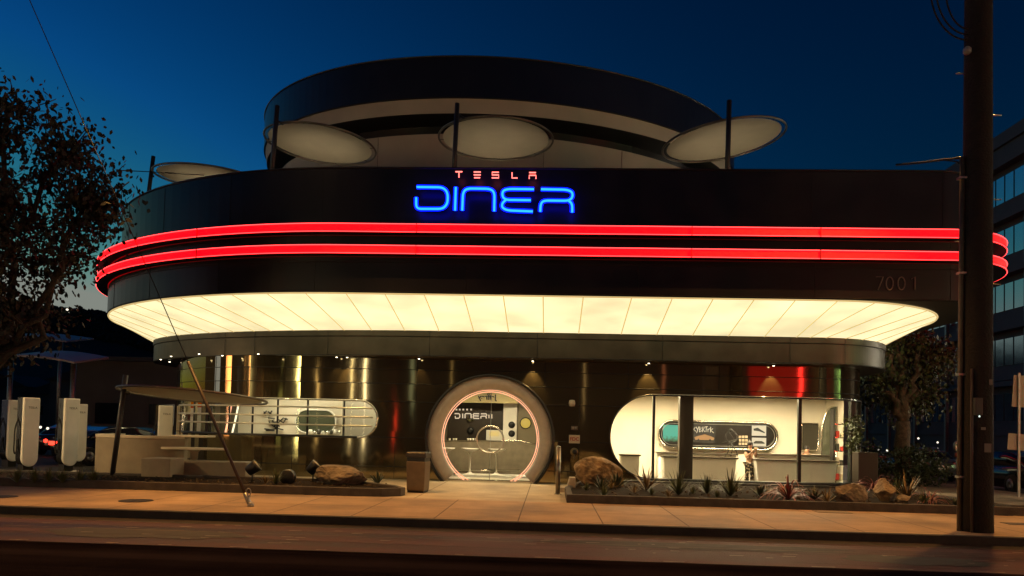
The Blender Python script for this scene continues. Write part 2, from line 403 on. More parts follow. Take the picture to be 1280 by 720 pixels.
brk |= set(cosr(DO['c']-DO['r'], DO['c']+DO['r'], 60)); brk |= set(cosr(RW['s0'], RW['s0']+2*RW['h'], 60)); brk |= set(cosr(LW['s1']-2*LW['h'], LW['s1'], 40)); brk |= {LW['s0'], LW['s0']-1e-4, RW['s1'], RW['s1']+1e-4, RW['s1']+.12}
ss = sorted(x for x in brk if S[0] < x < S[250])
ZT = 3.998
mb = MB()
def quad(a, b, z0a, z0b, z1a, z1b, off=0):
    if max(z1a-z0a, z1b-z0b) < 1e-4: return
    mb.add([W(a, z0a, off), W(b, z0b, off), W(b, z1b, off), W(a, z1a, off)], [(0,1,2,3)])
for a, b in zip(ss[:-1], ss[1:]):
    m_ = span((a+b)/2)
    if m_:
        def e(x):
            r = span(min(max(x, m_[2].get('s0', -99)), m_[2].get('s1', 99)))
            return r if r else (m_[2]['zc'],)*2+(None,)
        ea, eb = e(a), e(b)
        quad(a, b, .1, .1, ea[0], eb[0]); quad(a, b, ea[1], eb[1], ZT, ZT)
    else: quad(a, b, .1, .1, ZT, ZT)
# rest of the wall (back of the building)
bk = [wl[i] for i in range(250, len(wl))]+[wl[0]]
mb.loft([at_z(bk, .1), at_z(bk, ZT)], closed=False)
bpart(mb, 'wall', steel, fix=False)
# wall thickness at the openings (reveals)
def hole_path(w, n=40):
    if w is DO:
        a0 = math.asin((.15-w['zc'])/w['r']); return [(w['c']+w['r']*math.cos(t), w['zc']+w['r']*math.sin(t)) for t in [a0+(pi-2*a0)*k/80 for k in range(81)]], False
    P = []; h = w['h']
    if w['right']: P += [(w['s1']-h+h*math.cos(t), w['zc']+h*math.sin(t)) for t in [-pi/2+pi*k/n for k in range(n+1)]]
    else: P += [(w['s1'], w['zc']-h), (w['s1'], w['zc']+h)]
    top = [(w['s1']-(h if w['right'] else 0)+(w['s0']+(h if w['left'] else 0)-w['s1']+(h if w['right'] else 0))*k/n, w['zc']+h) for k in range(1, n)]
    P += top
    if w['left']: P += [(w['s0']+h+h*math.cos(t), w['zc']+h*math.sin(t)) for t in [pi/2+pi*k/n for k in range(n+1)]]
    else: P += [(w['s0'], w['zc']+h), (w['s0'], w['zc']-h)]
    P += [(x, w['zc']-h) for x, z in reversed(top)]
    return P, True
def frame_loft(P, closed, prof):
    mb = MB(); rings = []
    for k, (s, z) in enumerate(P):
        a = P[k-1] if (k or closed) else P[0]; b = P[(k+1) % len(P)] if (k < len(P)-1 or closed) else P[-1]
        t = Vector((b[0]-a[0], b[1]-a[1])); t = t.normalized() if t.length > 1e-9 else Vector((1,0)); n = Vector((t.y, -t.x))
        rings.append([W(s+n.x*u, z+n.y*u, o) for u, o in prof])
    m_ = len(prof)
    vs = [p for r in rings for p in r]; fs = []
    for i in range(len(P) if closed else len(P)-1):
        j = (i+1) % len(P)
        for k in range(m_): fs.append((i*m_+k, i*m_+(k+1) % m_, j*m_+(k+1) % m_, j*m_+k))
    mb.add(vs, fs, True); return mb
def glass_sheet(w, off):
    mb2 = MB()
    xs = [x for x in ss if (w.get('s0', w.get('c', 0)-w.get('r', 0))-1e-6 <= x <= w.get('s1', w.get('c', 0)+w.get('r', 0))+1e-6)]
    for a, b in zip(xs[:-1], xs[1:]):
        ea, eb = span(a), span(b)
        if not ea or not eb or ea[2] is not w or eb[2] is not w: continue
        mb2.add([W(a, ea[0], off), W(b, eb[0], off), W(b, eb[1], off), W(a, ea[1], off)], [(0,1,2,3)])
    return mb2
# seams between the courses of panels
mb = MB()
for z in (3.62, 3.17, 2.60, 1.46, .54):
    run = []
    for s in [S[0]+.05+(S[250]-S[0]-.1)*k/600 for k in range(601)]:
        sp_ = span(s)
        if sp_ and sp_[0]-.05 < z < sp_[1]+.05:
            if len(run) > 1: mb.tube(run, .011, 4)
            run = []
        else: run.append(W(s, z, .001))
    if len(run) > 1: mb.tube(run, .011, 4)
for s, za, zb in ((-13.6,.15,3.99),(-11.2,2.7,3.99),(-4.25,2.6,3.99),(-4.9,.15,1.3),(-.2,3.0,3.99),(.9,.15,3.17),(2.4,3.1,3.99),(5.2,3.17,3.99),(8.25,3.05,3.99),(-7.9,2.7,3.17),(-8.2,.15,1.4)):
    mb.tube([W(s, za, .001), W(s, zb, .001)], .008, 4)
bpart(mb, 'wall_joint', seam_m)

# --- left slot window
P, c = hole_path(LW)
wf = bpart(frame_loft(P, c, ((0,-.12),(0,.05),(.05,.06),(.06,.0),(.06,-.12))), 'slot_window', chrome)
def subp(mb, name, m_, parent, **k): o = mb.build(name, m_, **k); return sub(o, parent)
subp(glass_sheet(LW, -.06), 'pane', glass, wf)
for s in (-12.4, -11.4, -10.55, -9.62, -8.73, -7.74, -6.56):
    mb = MB(); mb.tube([W(s, 1.46, -.03), W(s, 2.58, -.03)], .032, 6); subp(mb, 'mullion', black, wf)
for z in (2.36, 2.08, 1.80):
    mb = MB(); mb.tube([W(s, z, .07) for s in [-13.5+(LW['s1']-.12+13.5)*k/60 for k in range(61)]], .03, 6); subp(mb, 'louvre_rail', mat('louvre_metal', (.5,.47,.38), .35, .5), wf)
mb = MB(); mb.tube([W(s, 1.44, .03) for s in [-13.2+(7.1)*k/40 for k in range(41)]], .045, 6); subp(mb, 'sill', black, wf)
# --- right picture window
P, c = hole_path(RW)
wf2 = bpart(frame_loft(P, c, ((0,-.14),(0,.06),(.045,.06),(.045,-.14))), 'picture_window', black)
subp(glass_sheet(RW, -.07), 'pane', glass, wf2)
for px, wd in ((817, .075), (1000, .10)):
    p = at(px, 550, 23.2); mb = MB(); mb.box((p.x, 23.27, 1.68), (wd, .12, 2.55)); subp(mb, 'mullion', black, wf2)
mb = MB(); mb.box(W(9.75, 1.68, -.06), (.14, .16, 2.55)); subp(mb, 'mullion', black, wf2)
mb = MB(); a = at(849.5, 550, 23.3); b = at(866.5, 550, 23.3); mb.box(((a.x+b.x)/2, 23.48, 1.68), (b.x-a.x, .3, 2.6)); subp(mb, 'column', mat('dark_bronze_column', (.035,.027,.018), .5), wf2)
mb = MB(); sp = [W(RW['s0']+.9+(10.5-RW['s0']-.9)*k/50, .36, .1) for k in range(51)]; mb.tube(sp, .05, 6); subp(mb, 'sill', black, wf2)
mb = MB(); mb.tube([W(RW['s0']+1.2+(10.4-RW['s0']-1.2)*k/50, 3.0, .05) for k in range(51)], .02, 6); subp(mb, 'top_trim', chrome, wf2)
# --- round entrance
P, c = hole_path(DO)
er = bpart(frame_loft(P, c, ((.0,-.1),(.0,.30),(-.34,.16),(-.40,.10),(-.40,-.1))), 'round_entrance', mat('entrance_ring', (.52,.46,.38), .45, .1, noise_amt=.1))
subp(frame_loft(P, c, ((.09,-.02),(.09,.33),(.0,.34),(.0,-.02))), 'rim', black, er)
def circ(r, off, n=90, zc=DO['zc']):
    a0 = math.asin((.17-zc)/r); return [W(DO['c']+r*math.cos(t), zc+r*math.sin(t), off) for t in [a0+(pi-2*a0)*k/n for k in range(n+1)]]
mb = MB(); mb.tube(circ(1.53, .085), .017, 8); mb.tube(circ(1.47, .03), .014, 8); subp(mb, 'neon_tube', peach_tube, er)
mb = MB()
pts = [W(DO['c']+1.5*math.cos(2*pi*k/80), max(.17, DO['zc']+1.5*math.sin(2*pi*k/80)), -.03) for k in range(80)]
mb.add(pts, [tuple(range(80))]); subp(mb, 'door_glass', glass, er)
mb = MB(); mb.tube([W(DO['c'], .17, -.02), W(DO['c'], 2.98, -.02)], .008, 4); subp(mb, 'door_split', grey_metal, er)
mb = MB(); mb.tube([W(DO['c']+.42*math.cos(2*pi*k/40), 1.47+.42*math.sin(2*pi*k/40), .12) for k in range(40)], .026, 8, closed=True)
for sx_ in (-1, 1): mb.tube([W(DO['c']+sx_*.3, 1.47+.28, .12), W(DO['c']+sx_*.3, 1.47+.28, -.03)], .012, 6)
subp(mb, 'door_handle', mat('pull_metal', (.8,.74,.6), .25, .7), er)
mb = MB(); mb.box((DO['c'], 23.25, .17), (2.75, .5, .05)); subp(mb, 'threshold', chrome, er)

# downlights under the band
sp_pos = []
for px, py, big in ((201,448,0),(212,451,0),(214,444,0),(249,441,0),(278,443,0),(323,441,1),(421,442,1),(434,445,2),(524,443,1),(666,448,2),(811,453,2),(967,457,2),(1046,460,0),(1071,463,0)):
    p = atz(px, py, 3.985)
    yy = 22.93 if 400 < px < 1000 else p.y
    p = Vector((at(px, py, yy).x if 400 < px < 1000 else p.x, yy, 3.985))
    mb = MB(); mb.lathe([(.05,0),(.05,-.03),(.035,-.035)], p, 12); o = mb.build('downlight', black); sub(o, B)
    mb = MB(); mb.lathe([(.03,-.036),(.03,-.045),(.012,-.05)], p, 10); sub(mb.build('lens', lamp_w), o)
    if big:
        light('downlight_lamp', 'SPOT', (p.x, min(p.y, 22.95), 3.92), 200 if big == 2 else 40, (1,.58,.18), o, target=(p.x, 23.3, 2.6), size=.02, spot=math.radians(62), blend=.55)
bpy.context.view_layer.update()

# ------------------------------------------------------------------ red neon stripes
for zt in (7.22, 6.64):
    z0 = zt-.235
    h = outline(**FAS, d=-.02); f = outline(**FAS, d=-.36)
    mb = MB(); mb.loft([at_z(h, z0), at_z(f, z0)]); mb.loft([at_z(f, zt), at_z(h, zt)]); mb.k = 1; mb.loft([at_z(f, z0), at_z(f, zt)])
    o = bpart(mb, 'neon_stripe', [black, red_fill], fix=False)
    mb = MB(); f2 = outline(**FAS, d=-.375)
    mb.tube(at_z(f2, zt-.012), .012, 6, closed=True); subp(mb, 'neon_tube', red_tube, o); mb = MB(); mb.tube(at_z(f2, z0+.012), .009, 6, closed=True); subp(mb, 'neon_tube', red_tube, o)
    mb = MB(); P = outline(**FAS, d=-.39)
    for px in (225, 513, 860, 1013):
        X = at(px, 290, 19.4).x
        k = min(range(len(P)), key=lambda i: abs(P[i][0]-X)+(0 if P[i][1] < 28 else 99)); q = P[k]; q2 = P[k+1]
        t = (Vector(q2)-Vector(q)).normalized(); R = Matrix.Rotation(math.atan2(t.y, t.x), 4, 'Z')
        mb = MB(); mb.box((q[0], q[1], (z0+zt)/2), (.02, .03, zt-z0+.03), R); subp(mb, 'bracket', black, o)

# ------------------------------------------------------------------ neon letters
def zp(X, Y, d=19.62): return at(500+X/5.333, 200+Y/5.333, d)
sign = empty('neon_sign', zp(640, 260, 19.8)); tag(sign, 'blue neon word DINER with small red letters TESLA above it on the black fascia', 'neon sign')
bpy.context.view_layer.update()
DIN = {'letter_d': [[(112,180),(285,182),(318,215),(318,290),(285,326),(108,326),(108,250)]],
 'letter_i': [[(372,182),(367,335)]],
 'letter_n': [[(415,335),(420,215),(445,190),(600,192),(630,215),(628,340)]],
 'letter_e': [[(893,195),(720,193),(684,205),(682,245),(705,266),(872,268)], [(705,266),(681,288),(680,318),(715,336),(885,343)]],
 'letter_r': [[(940,195),(1115,198),(1150,215),(1150,250),(1125,272),(960,270),(938,290),(935,343)], [(1125,272),(1148,292),(1148,348)]]}
for k, strokes in DIN.items():
    mb = MB(); mbb = MB()
    for s_ in strokes:
        pts = rounded([zp(*q) for q in s_], .13, 5); mb.tube(pts, .032, 8)
        pts = rounded([zp(*q, 19.66) for q in s_], .13, 5); mbb.tube(pts, .062, 8)
    o = mb.build(k, blue_tube); sub(o, sign)
    sub(mbb.build('letter_halo', blue_halo), o)  # wider deep blue glowing tube added behind the stroke as its halo
TES = {'letter_t': [[(370,78),(415,78)],[(393,78),(393,116)]], 'letter_e': [[(492,80),(538,80)],[(492,99),(538,99)],[(494,118),(534,118)]],
 'letter_s': [[(659,82),(614,82),(614,99),(658,100),(658,119),(612,119)]], 'letter_l': [[(747,84),(747,120),(783,120)]], 'letter_a': [[(861,84),(906,84)],[(862,125),(862,102),(906,102),(906,125)]]}
for k, strokes in TES.items():
    mb = MB()
    for s_ in strokes: mb.tube([zp(X, Y, 19.66) for X, Y in s_], .017, 6)
    o = mb.build(k, pink_tube); sub(o, sign)
num = empty('house_number', at(1120, 355, 19.68)); tag(num, 'dim grey street number 7001 on the black fascia under the red neon', 'house number')
dm = mat('dim_number_metal', (.22,.16,.15), .5, .0)
def zq(X, Y): return at(980+X/3, 200+Y/3, 19.675)
oval = lambda cx_, cy_, a, b: [(cx_+a*math.cos(2*pi*k/20), cy_+b*math.sin(2*pi*k/20)) for k in range(21)]
for nm, st in (('digit_seven', [[(345,438),(372,438),(353,487)]]), ('digit_zero', [oval(396,463,13,24)]), ('digit_zero', [oval(440,463,13,24)]), ('digit_one', [[(478,446),(491,438),(491,487)]])):
    mb = MB()
    for s_ in st: mb.tube([zq(*q) for q in s_], .016, 6)
    sub(mb.build(nm, dm), num)

# ------------------------------------------------------------------ upper drum on the roof deck
KD = 1.16; DC = (-2.09*KD, 30.0*KD); DR = .25
def drum(d, z, n=160):
    a, b = (9.43-d)*KD, (7.39-d)*KD; o = []; z = 1.85+(z-1.85)*KD if z > 8.5 else z
    for k in range(n):
        t = 2*pi*k/n; x, y = a*math.cos(t), b*math.sin(t); o.append((DC[0]+x*math.cos(DR)-y*math.sin(DR), DC[1]+x*math.sin(DR)+y*math.cos(DR), z))
    return o
mb = MB(); mb.loft([drum(.1,12.03), drum(0,12.06), drum(0,13.3), drum(.03,13.36), drum(.5,13.36), drum(.5,13.1)], capb=True); bpart(mb, 'roof_canopy', mat('canopy_black', (.012,.013,.02), .3, noise_amt=.2, noise_scale=1))
mb = MB(); mb.tube(drum(-.01,13.345), .03, 6, closed=True); bpart(mb, 'canopy_rim', mat('rim_metal', (.10,.095,.08), .35, .6))
mb = MB(); mb.loft([drum(.06,12.05), drum(.12,11.60)]); bpart(mb, 'canopy_lip', pale_wall)
mb = MB(); mb.loft([drum(.12,11.59), drum(1.0,11.5)], capb=True); bpart(mb, 'canopy_underside', black)
mb = MB(); mb.loft([drum(.58,8.4), drum(.58,11.14), drum(1.2,11.14)], capb=True); bpart(mb, 'drum_wall', pale_wall)
mb = MB()
for k in range(0, 160, 8):
    p, q = drum(.575,8.4)[k], drum(.575,11.12)[k]; mb.tube([p, q], .008, 4)
bpart(mb, 'drum_joint', mat('joint_grey', (.12,.11,.09), .7))
mb = MB(); mb.loft([drum(.9,11.1), drum(.9,11.56)]); bpart(mb, 'clerestory', mat('dark_clerestory', (.015,.015,.02), .2))
# glass guard rail seen at the left end of the deck
mb = MB(); P = outline(**FAS, d=.1); seg = P[2:20]
mb.tube([(x, y, 9.42) for x, y in seg], .022, 6)
for x, y in seg[::5]: mb.tube([(x, y, 8.9), (x, y, 9.42)], .014, 5)
bpart(mb, 'guard_rail', grey_metal)

# ------------------------------------------------------------------ oval shade discs
def shade(c, rx, ry, tiltx, tilty, pole_px, label, pole_top, pole_bot, lean=0, group='oval shade discs on poles', cat='shade disc'):
    """c centre, pole stands at pole_px (x,y)"""
    t = empty('shade_disc', (pole_px[0], pole_px[1], pole_bot)); tag(t, label, cat, group)
    M = Matrix.Rotation(tilty, 4, 'Y') @ Matrix.Rotation(tiltx, 4, 'X')
    E_ = lambda k, s_, z=0: Vector(c)+M @ Vector((rx*s_*math.cos(2*pi*k/64), ry*s_*math.sin(2*pi*k/64), z))
    mb = MB(); mb.tube([E_(k, 1.0) for k in range(64)], .035, 6, closed=True); fr = mb.build('ring_frame', mat('shade_frame', (.2,.18,.14), .4, .6)); 
    mb = MB(); mb.loft([[E_(k, .93) for k in range(64)], [E_(k, .5, .04) for k in range(64)], [E_(k, .1, .06) for k in range(64)]], capb=True); me_ = mb.build('membrane', membrane, fix=False)
    mb = MB()
    for k in range(0, 64, 8): mb.tube([E_(k, .92), E_(k, 1.0)], .01, 4)
    cl = mb.build('tie', black)
    p0 = Vector((pole_px[0], pole_px[1], pole_bot)); p1 = Vector((pole_px[0]+lean, pole_px[1], pole_top))
    mb = MB(); mb.tube([p0, p1], .07, 10)
    a = p0+(p1-p0)*((c[2]-pole_bot)/(pole_top-pole_bot)); d = (Vector(c)-a); e1 = Vector(c)-d.normalized()*rx
    mb.tube([a, e1 if d.length > rx else a+d*.1], .04, 6); po = mb.build('pole', mat('pole_metal', (.05,.05,.055), .4, .5))
    for o in (fr, me_, cl, po): sub(o, t)
    return t
c2 = at(401, 181, 22.9); c3 = at(620, 174.5, 22.9); c4 = at(904, 176, 22.9); c1 = at(262, 223, 25.5)
q = at(339, 205, 21.05); shade(tuple(c2), 1.72, 1.75, .0, .065, (q.x, q.y), 'pale oval shade disc at the left end of the black drum', 11.15, 8.45, .12)
q = at(567, 205, 21.0); shade(tuple(c3), 1.79, 1.75, .0, -.0, (q.x, q.y), 'level pale oval shade disc in front of the drum above the red letters', 11.2, 8.45, .06)
q = at(909, 205, 21.0); shade(tuple(c4), 1.86, 1.7, .0, -.14, (q.x, q.y), 'pale oval shade disc right of the drum, against the open sky', 11.3, 8.45, .03)
q = at(181, 250, 25.3); shade(tuple(c1), 1.95, 1.5, .0, .06, (q.x, q.y), 'pale shade disc at the far left of the roof, half hidden by the parapet', 11.2, 8.45, .25)
# warm uplights standing on the deck
for k, (px, w_) in enumerate(((401, 60), (620, 60), (904, 60), (262, 50))):
    Y = 23.2 if px != 262 else 25.8
    p = at(px, 210, Y)
    mb = MB(); mb.lathe([(.12,0),(.12,.12),(.09,.16)], (0,0,0), 14); o = mb.build('deck_uplight', black); o.location = (p.x, p.y, 8.41)
    tag(o, ('round black uplight on the deck under the disc at the drum end', 'round black uplight on the roof deck under the middle shade disc', 'round black uplight on the roof deck under the right shade disc', 'round black uplight on the roof deck under the far left shade disc')[k], 'uplight', 'uplights on the roof deck')
    mb = MB(); mb.lathe([(.08,.161),(.02,.166)], (0,0,0), 12); mb.build('lens', lamp_w, o)
    light('uplight_lamp', 'SPOT', (0,0,.2), w_, (1,.8,.5), o, size=.08, spot=math.radians(115), blend=.9).rotation_euler = (pi, 0, 0)

# ------------------------------------------------------------------ ground
def ground(name, poly, z, m_, top=True):
    mb = MB(); n = len(poly); mb.add([(x, y, z) for x, y in poly], [tuple(range(n))]); o = mb.build(name, m_); tag(o, kind='structure'); return o
asphalt = ground_mat('asphalt', (.062,.030,.036), .6, streak=True, bump=.8)  # purple-red cast of the neon light is put into the road colour
walk_m = ground_mat('sidewalk_concrete', (.36,.265,.18), .75, joints=1.55, bump=.35)
plaza_m = ground_mat('plaza_concrete', (.42,.36,.26), .7, joints=2.6, bump=.25)
kerb_m = mat('kerb_shade_concrete', (.03,.026,.022), .85, noise_amt=.4, noise_scale=5, bump=.4)  # darkened colour stands in for the kerb's shaded face
ground('road', [(-900,-900),(900,-900),(900,1500),(-900,1500)], 0, asphalt)
def slab(name, poly, z, m_):
    mb = MB(); mb.prism([(x, y, -.05) for x, y in poly], (0, 0, z+.05)); o = mb.build(name, m_); tag(o, kind='structure'); return o
corner = [(15.2+1.8*0, 13.4)]
slab('sidewalk', [(-90,13.56),(12.6,13.56),(14.0,14.1),(15.0,15.4),(15.2,17.2),(15.2,90),(10.35,90),(10.35,17.25),(-90,17.25)], .15, walk_m)
mb = MB()
kp = [(-90,13.48)]+[(12.6,13.48),(13.4,13.65),(14.1,14.05),(14.7,14.6),(15.05,15.3),(15.25,16.2),(15.3,17.2),(15.3,90)]
for a, b in zip(kp[:-1], kp[1:]):
    d = Vector((b[0]-a[0], b[1]-a[1])); ang = math.atan2(d.y, d.x); mb.box(((a[0]+b[0])/2, (a[1]+b[1])/2, .058), (d.length+.05, .16, .19), Matrix.Rotation(ang, 4, 'Z'))
tag(mb.build('kerb', kerb_m, bevel=.015), kind='structure')
gut = ground('gutter', [(-90,12.95),(12.4,12.95),(12.4,13.395),(-90,13.395)], .004, ground_mat('gutter_shade_concrete', (.035,.03,.028), .7, joints=3.1))  # gutter colour darkened to carry the shadow under the kerb
# plaza between the planters and the entrance, car park on the left
slab('plaza', [(-12.2,17.27),(10.33,17.27),(10.33,40),(-12.2,40)], .146, plaza_m)
slab('car_park', [(-90,17.27),(-12.22,17.27),(-12.22,90),(-90,90)], .06, ground_mat('car_park_asphalt', (.035,.034,.034), .75, bump=.8))
ground('dark_road_strip', [(-90,-6),(90,-6),(90,10.62),(-90,10.62)], .004, ground_mat('dark_asphalt', (.012,.009,.012), .8, streak=True, bump=.8))  # much darker asphalt on the camera side of the road
for k, (x, y, a_, b_) in enumerate(((-6.5,11.7,1.6,.5),(2.5,12.2,2.4,.35),(5.5,11.5,1.1,.4))):
    mb = MB(); rq = random.Random(k); mb.add([(x+a_*math.cos(2*pi*j/22)*(1+rq.uniform(-.15,.15)), y+b_*math.sin(2*pi*j/22)*(1+rq.uniform(-.2,.2)), .0055) for j in range(22)], [tuple(range(22))])
    tag(mb.build('road_patch', mat('tar_patch', (.016,.012,.014), .7, noise_amt=.3)), kind='structure')
for k in range(5):
    mb = MB(); rq = random.Random(40+k); x, y = -9+4.2*k, 10.9+rq.uniform(0,1.3); pts = []
    for j in range(26): pts.append((x, y)); x += .16+rq.uniform(0,.1); y += rq.uniform(-.05,.05)
    mb.loft([[(q, w, .0072) for q, w in pts], [(q, w+.014, .0072) for q, w in pts]], closed=False); tag(mb.build('road_crack', mat('crack_dark', (.006,.005,.005), .9)), kind='structure')
# painted lane line on the road, worn
mb = MB(); rq = random.Random(8); x = -12.0
while x < 12:
    L_ = rq.uniform(.1, .5); y = 10.66+rq.uniform(-.015, .015); mb.add([(x,y,.009),(x+L_,y+.005,.009),(x+L_,y+.05,.009),(x,y+.04,.009)], [(0,1,2,3)]); x += L_+rq.uniform(.5, 1.9)
tag(mb.build('lane_marking', mat('worn_paint', (.2,.15,.12), .6, noise_amt=.6, noise_scale=6)), kind='structure')
for y0, w0 in ((12.93,.03),(12.5,.022),(12.05,.022)):
    mb = MB(); rq = random.Random(int(y0*9)); rg = []
    for i in range(81):
        x = -20+i*.5; dy = .02*noise.noise(Vector((x*.7, y0, 0))); rg.append((x, y0+dy))
    mb.loft([[(x, y, .0065) for x, y in rg], [(x, y+w0, .0065) for x, y in rg]], closed=False); tag(mb.build('road_seam', mat('seam_grit', (.16,.11,.09), .8, noise_amt=.5, noise_scale=3)), kind='structure')
mb = MB(); rr_ = random.Random(3)
for k in range(60):
    x, y = rr_.uniform(-10, 9), rr_.uniform(11.1, 12.9); w_ = rr_.uniform(.02, .12); mb.add([(x,y,.006),(x+w_*2,y+.01,.006),(x+w_*2,y+.03,.006),(x,y+.025,.006)], [(0,1,2,3)])
o = mb.build('paint_flecks', mat('fleck_paint', (.28,.25,.2), .6)); tag(o, 'scattered pale flecks of worn paint and grit on the dark road', 'road grit', kind='stuff')

# planters ----------------------------------------------------------
def ring_wall(name, poly, z0, z1, th, m_, label):
    t = empty(name, (poly[0][0], poly[0][1], z0)); tag(t, label, 'planter')
    mb = MB()
    n = len(poly); c_ = Vector((sum(p[0] for p in poly)/n, sum(p[1] for p in poly)/n))
    inn = []
    for i in range(n):
        a, b, cc = Vector(poly[i-1]), Vector(poly[i]), Vector(poly[(i+1) % n])
        d1 = (b-a).normalized(); d2 = (cc-b).normalized(); n1 = Vector((-d1.y, d1.x)); n2 = Vector((-d2.y, d2.x)); bis = (n1+n2).normalized(); k = th/max(.3, bis.dot(n1)); inn.append((b.x+bis.x*k, b.y+bis.y*k))
    mb.loft([at_z(poly, z0), at_z(poly, z1), at_z(inn, z1), at_z(inn, z0)]); sub(mb.build('planter_wall', m_, bevel=.01), t)
    mb = MB(); rings = [at_z(inn, z1-.06)]
    mb.add(rings[0], [tuple(range(n))]); sub(mb.build('soil', soil), t)
    return t
ring_wall('planter_bed', [(-40,17.32),(-4.6,17.32),(-3.95,17.4),(-3.55,17.65),(-3.5,17.95),(-3.9,18.6),(-5.5,20.0),(-40,20.0)], .13, .34, .14, concrete_dark, 'long low concrete planter with rocks and spotlights left of the round entrance')
ring_wall('planter_bed', [(.42,17.28),(13.2,17.28),(13.2,17.6),(10.9,18.0),(10.2,22.3),(9.6,22.9),(1.1,22.9),(.42,19.6)], .13, .34, .14, concrete_dark, 'low concrete planter of flax, agaves and boulders under the big picture window')
# gravel / ground texture in beds as scattered pebbles
def pebbles(name, x0, x1, y0, y1, n, label):
    mb = MB(); r = random.Random(5)
    for k in range(n//2):
        x, y = r.uniform(x0, x1), r.uniform(y0, y1); s_ = r.uniform(.015, .05)
        mb.box((x, y, .285+s_*.3), (s_*1.5, s_*1.2, s_), Matrix.Rotation(r.uniform(0, 3), 4, 'Z') @ Matrix.Rotation(r.uniform(-.4, .4), 4, 'X'), .6)
    o = mb.build(name, mat('dim_pebble', (.07,.055,.04), .95, spec=.1, noise_amt=.4, noise_scale=6)); tag(o, label, 'pebbles', kind='stuff')
pebbles('bed_pebbles', -13, -4.2, 17.6, 19.5, 420, 'small pale stones scattered in the left planter')
pebbles('bed_pebbles', .8, 9.8, 17.5, 22, 520, 'small pale stones scattered in the right planter')

# plants --------------------------------------------------------------
def blades(mb, n, L0, L1, w, spread, droop, r, seg=5, z0=0):
    for k in range(n):
        az = 2*pi*k/n+r.uniform(-.4, .4); L = r.uniform(L0, L1); el = r.uniform(*spread); p = Vector((0,0,z0)); d = Vector((math.cos(az)*math.cos(el), math.sin(az)*math.cos(el), math.sin(el)))
        side = Vector((-math.sin(az), math.cos(az), 0)); vs = []
        for i in range(seg+1):
            t = i/seg; ww = w*(1-t)**.7*(.7+.6*t) if t < 1 else .002
            up = side.cross(d).normalized()
            vs += [p-side*ww/2, p+up*ww*-.12, p+side*ww/2]
            p = p+d*L/seg; d = (d+Vector((0,0,-droop*(.4+t)))).normalized()
        fs = [(i*3+j, i*3+j+1, (i+1)*3+j+1, (i+1)*3+j) for i in range(seg) for j in (0, 1)]
        mb.add(vs, fs, True)
def plant(kind, x, y, s_, label, seed, group, cat='plant'):
    r = random.Random(seed); mb = MB(); s_ *= {'agave': .8, 'tuft': .85, 'bronze': .9, 'flax': 1.0}[kind]
    if kind == 'agave': blades(mb, 30, .28*s_, .45*s_, .075*s_, (.5, 1.35), .05, r); m_ = agave_m; nm = 'agave_plant'
    elif kind == 'flax': blades(mb, 46, .5*s_, .95*s_, .045*s_, (.45, 1.35), .42, r, 8); m_ = flax_red; nm = 'flax_plant'
    elif kind == 'bronze': blades(mb, 30, .35*s_, .6*s_, .045*s_, (.5, 1.35), .08, r, 6); m_ = flax_yel; nm = 'flax_plant'
    else: blades(mb, 70, .3*s_, .6*s_, .035*s_, (.6, 1.5), .1, r, 5); m_ = leaf_g; nm = 'tufted_plant'
    o = mb.build(nm, m_, fix=False); o.location = (x, y, .27); tag(o, label, cat, group); return o
G = 'plants in the planter under the picture window'
def onbed(px, py): return atz(px, py, .3)
for i, (kind, px, py, s_, lab) in enumerate((
 ('agave', 752, 611, 1.25, 'dark agave at the foot of the tilted tan boulder'),
 ('agave', 771, 609, 1.5, 'tall blue green agave touching the right end of the tan boulder'),
 ('bronze', 808, 612, 1.45, 'bronze leaved clump under the narrow curved end of the picture window'),
 ('tuft', 848, 617, 1.4, 'green tufted plant below the dark window column'),
 ('tuft', 884, 616, 1.15, 'dark green tuft just right of the window column'),
 ('tuft', 913, 619, 1.5, 'tall straggly green plant left of the woman in the window'),
 ('agave', 950, 619, 1.15, 'small dark agave below the woman in the window'),
 ('flax', 985, 624, 1.25, 'wide red flax with arching leaves left of the window post'),
 ('agave', 1018, 623, 1.25, 'dark upright agave just right of the first red flax'),
 ('flax', 1093, 612, 1.0, 'red flax behind the two boulders at the building corner'),
 ('tuft', 1122, 617, 1.0, 'green tuft right of the pyramid boulder'),
 ('bronze', 1134, 622, 1.5, 'upright bronze flax near the right end of the planter'),
 ('flax', 1163, 628, .75, 'low red rosette at the right tip of the planter'))):
    p = onbed(px, py); plant(kind, p.x, p.y, s_, lab, i+1, G)
p = onbed(472, 604); plant('agave', p.x, p.y, 1.25, 'dark spiky agave near the bin end of the left planter', 33, 'plants in the left planter')
p = onbed(345, 604); plant('tuft', p.x, p.y, .9, 'small leafy tuft between the two spotlights in the left planter', 34, 'plants in the left planter')
p = onbed(332, 603); plant('bronze', p.x, p.y, .6, 'tiny bronze clump beside the left spotlight', 35, 'plants in the left planter')
# low dark hedge plants under the chargers
for i, px in enumerate((10, 32, 50, 68, 90, 108)):
    p = onbed(px, 603); plant('tuft', p.x, p.y+.3, .85, ('dim tuft at the left edge of the planter', 'dim tuft below the first big charger', 'dim tuft right of the first big charger', 'dim tuft midway between the chargers', 'dim tuft below the second big charger', 'dim tuft in front of the red tail lamp')[i], 50+i, 'dim tufts below the chargers')

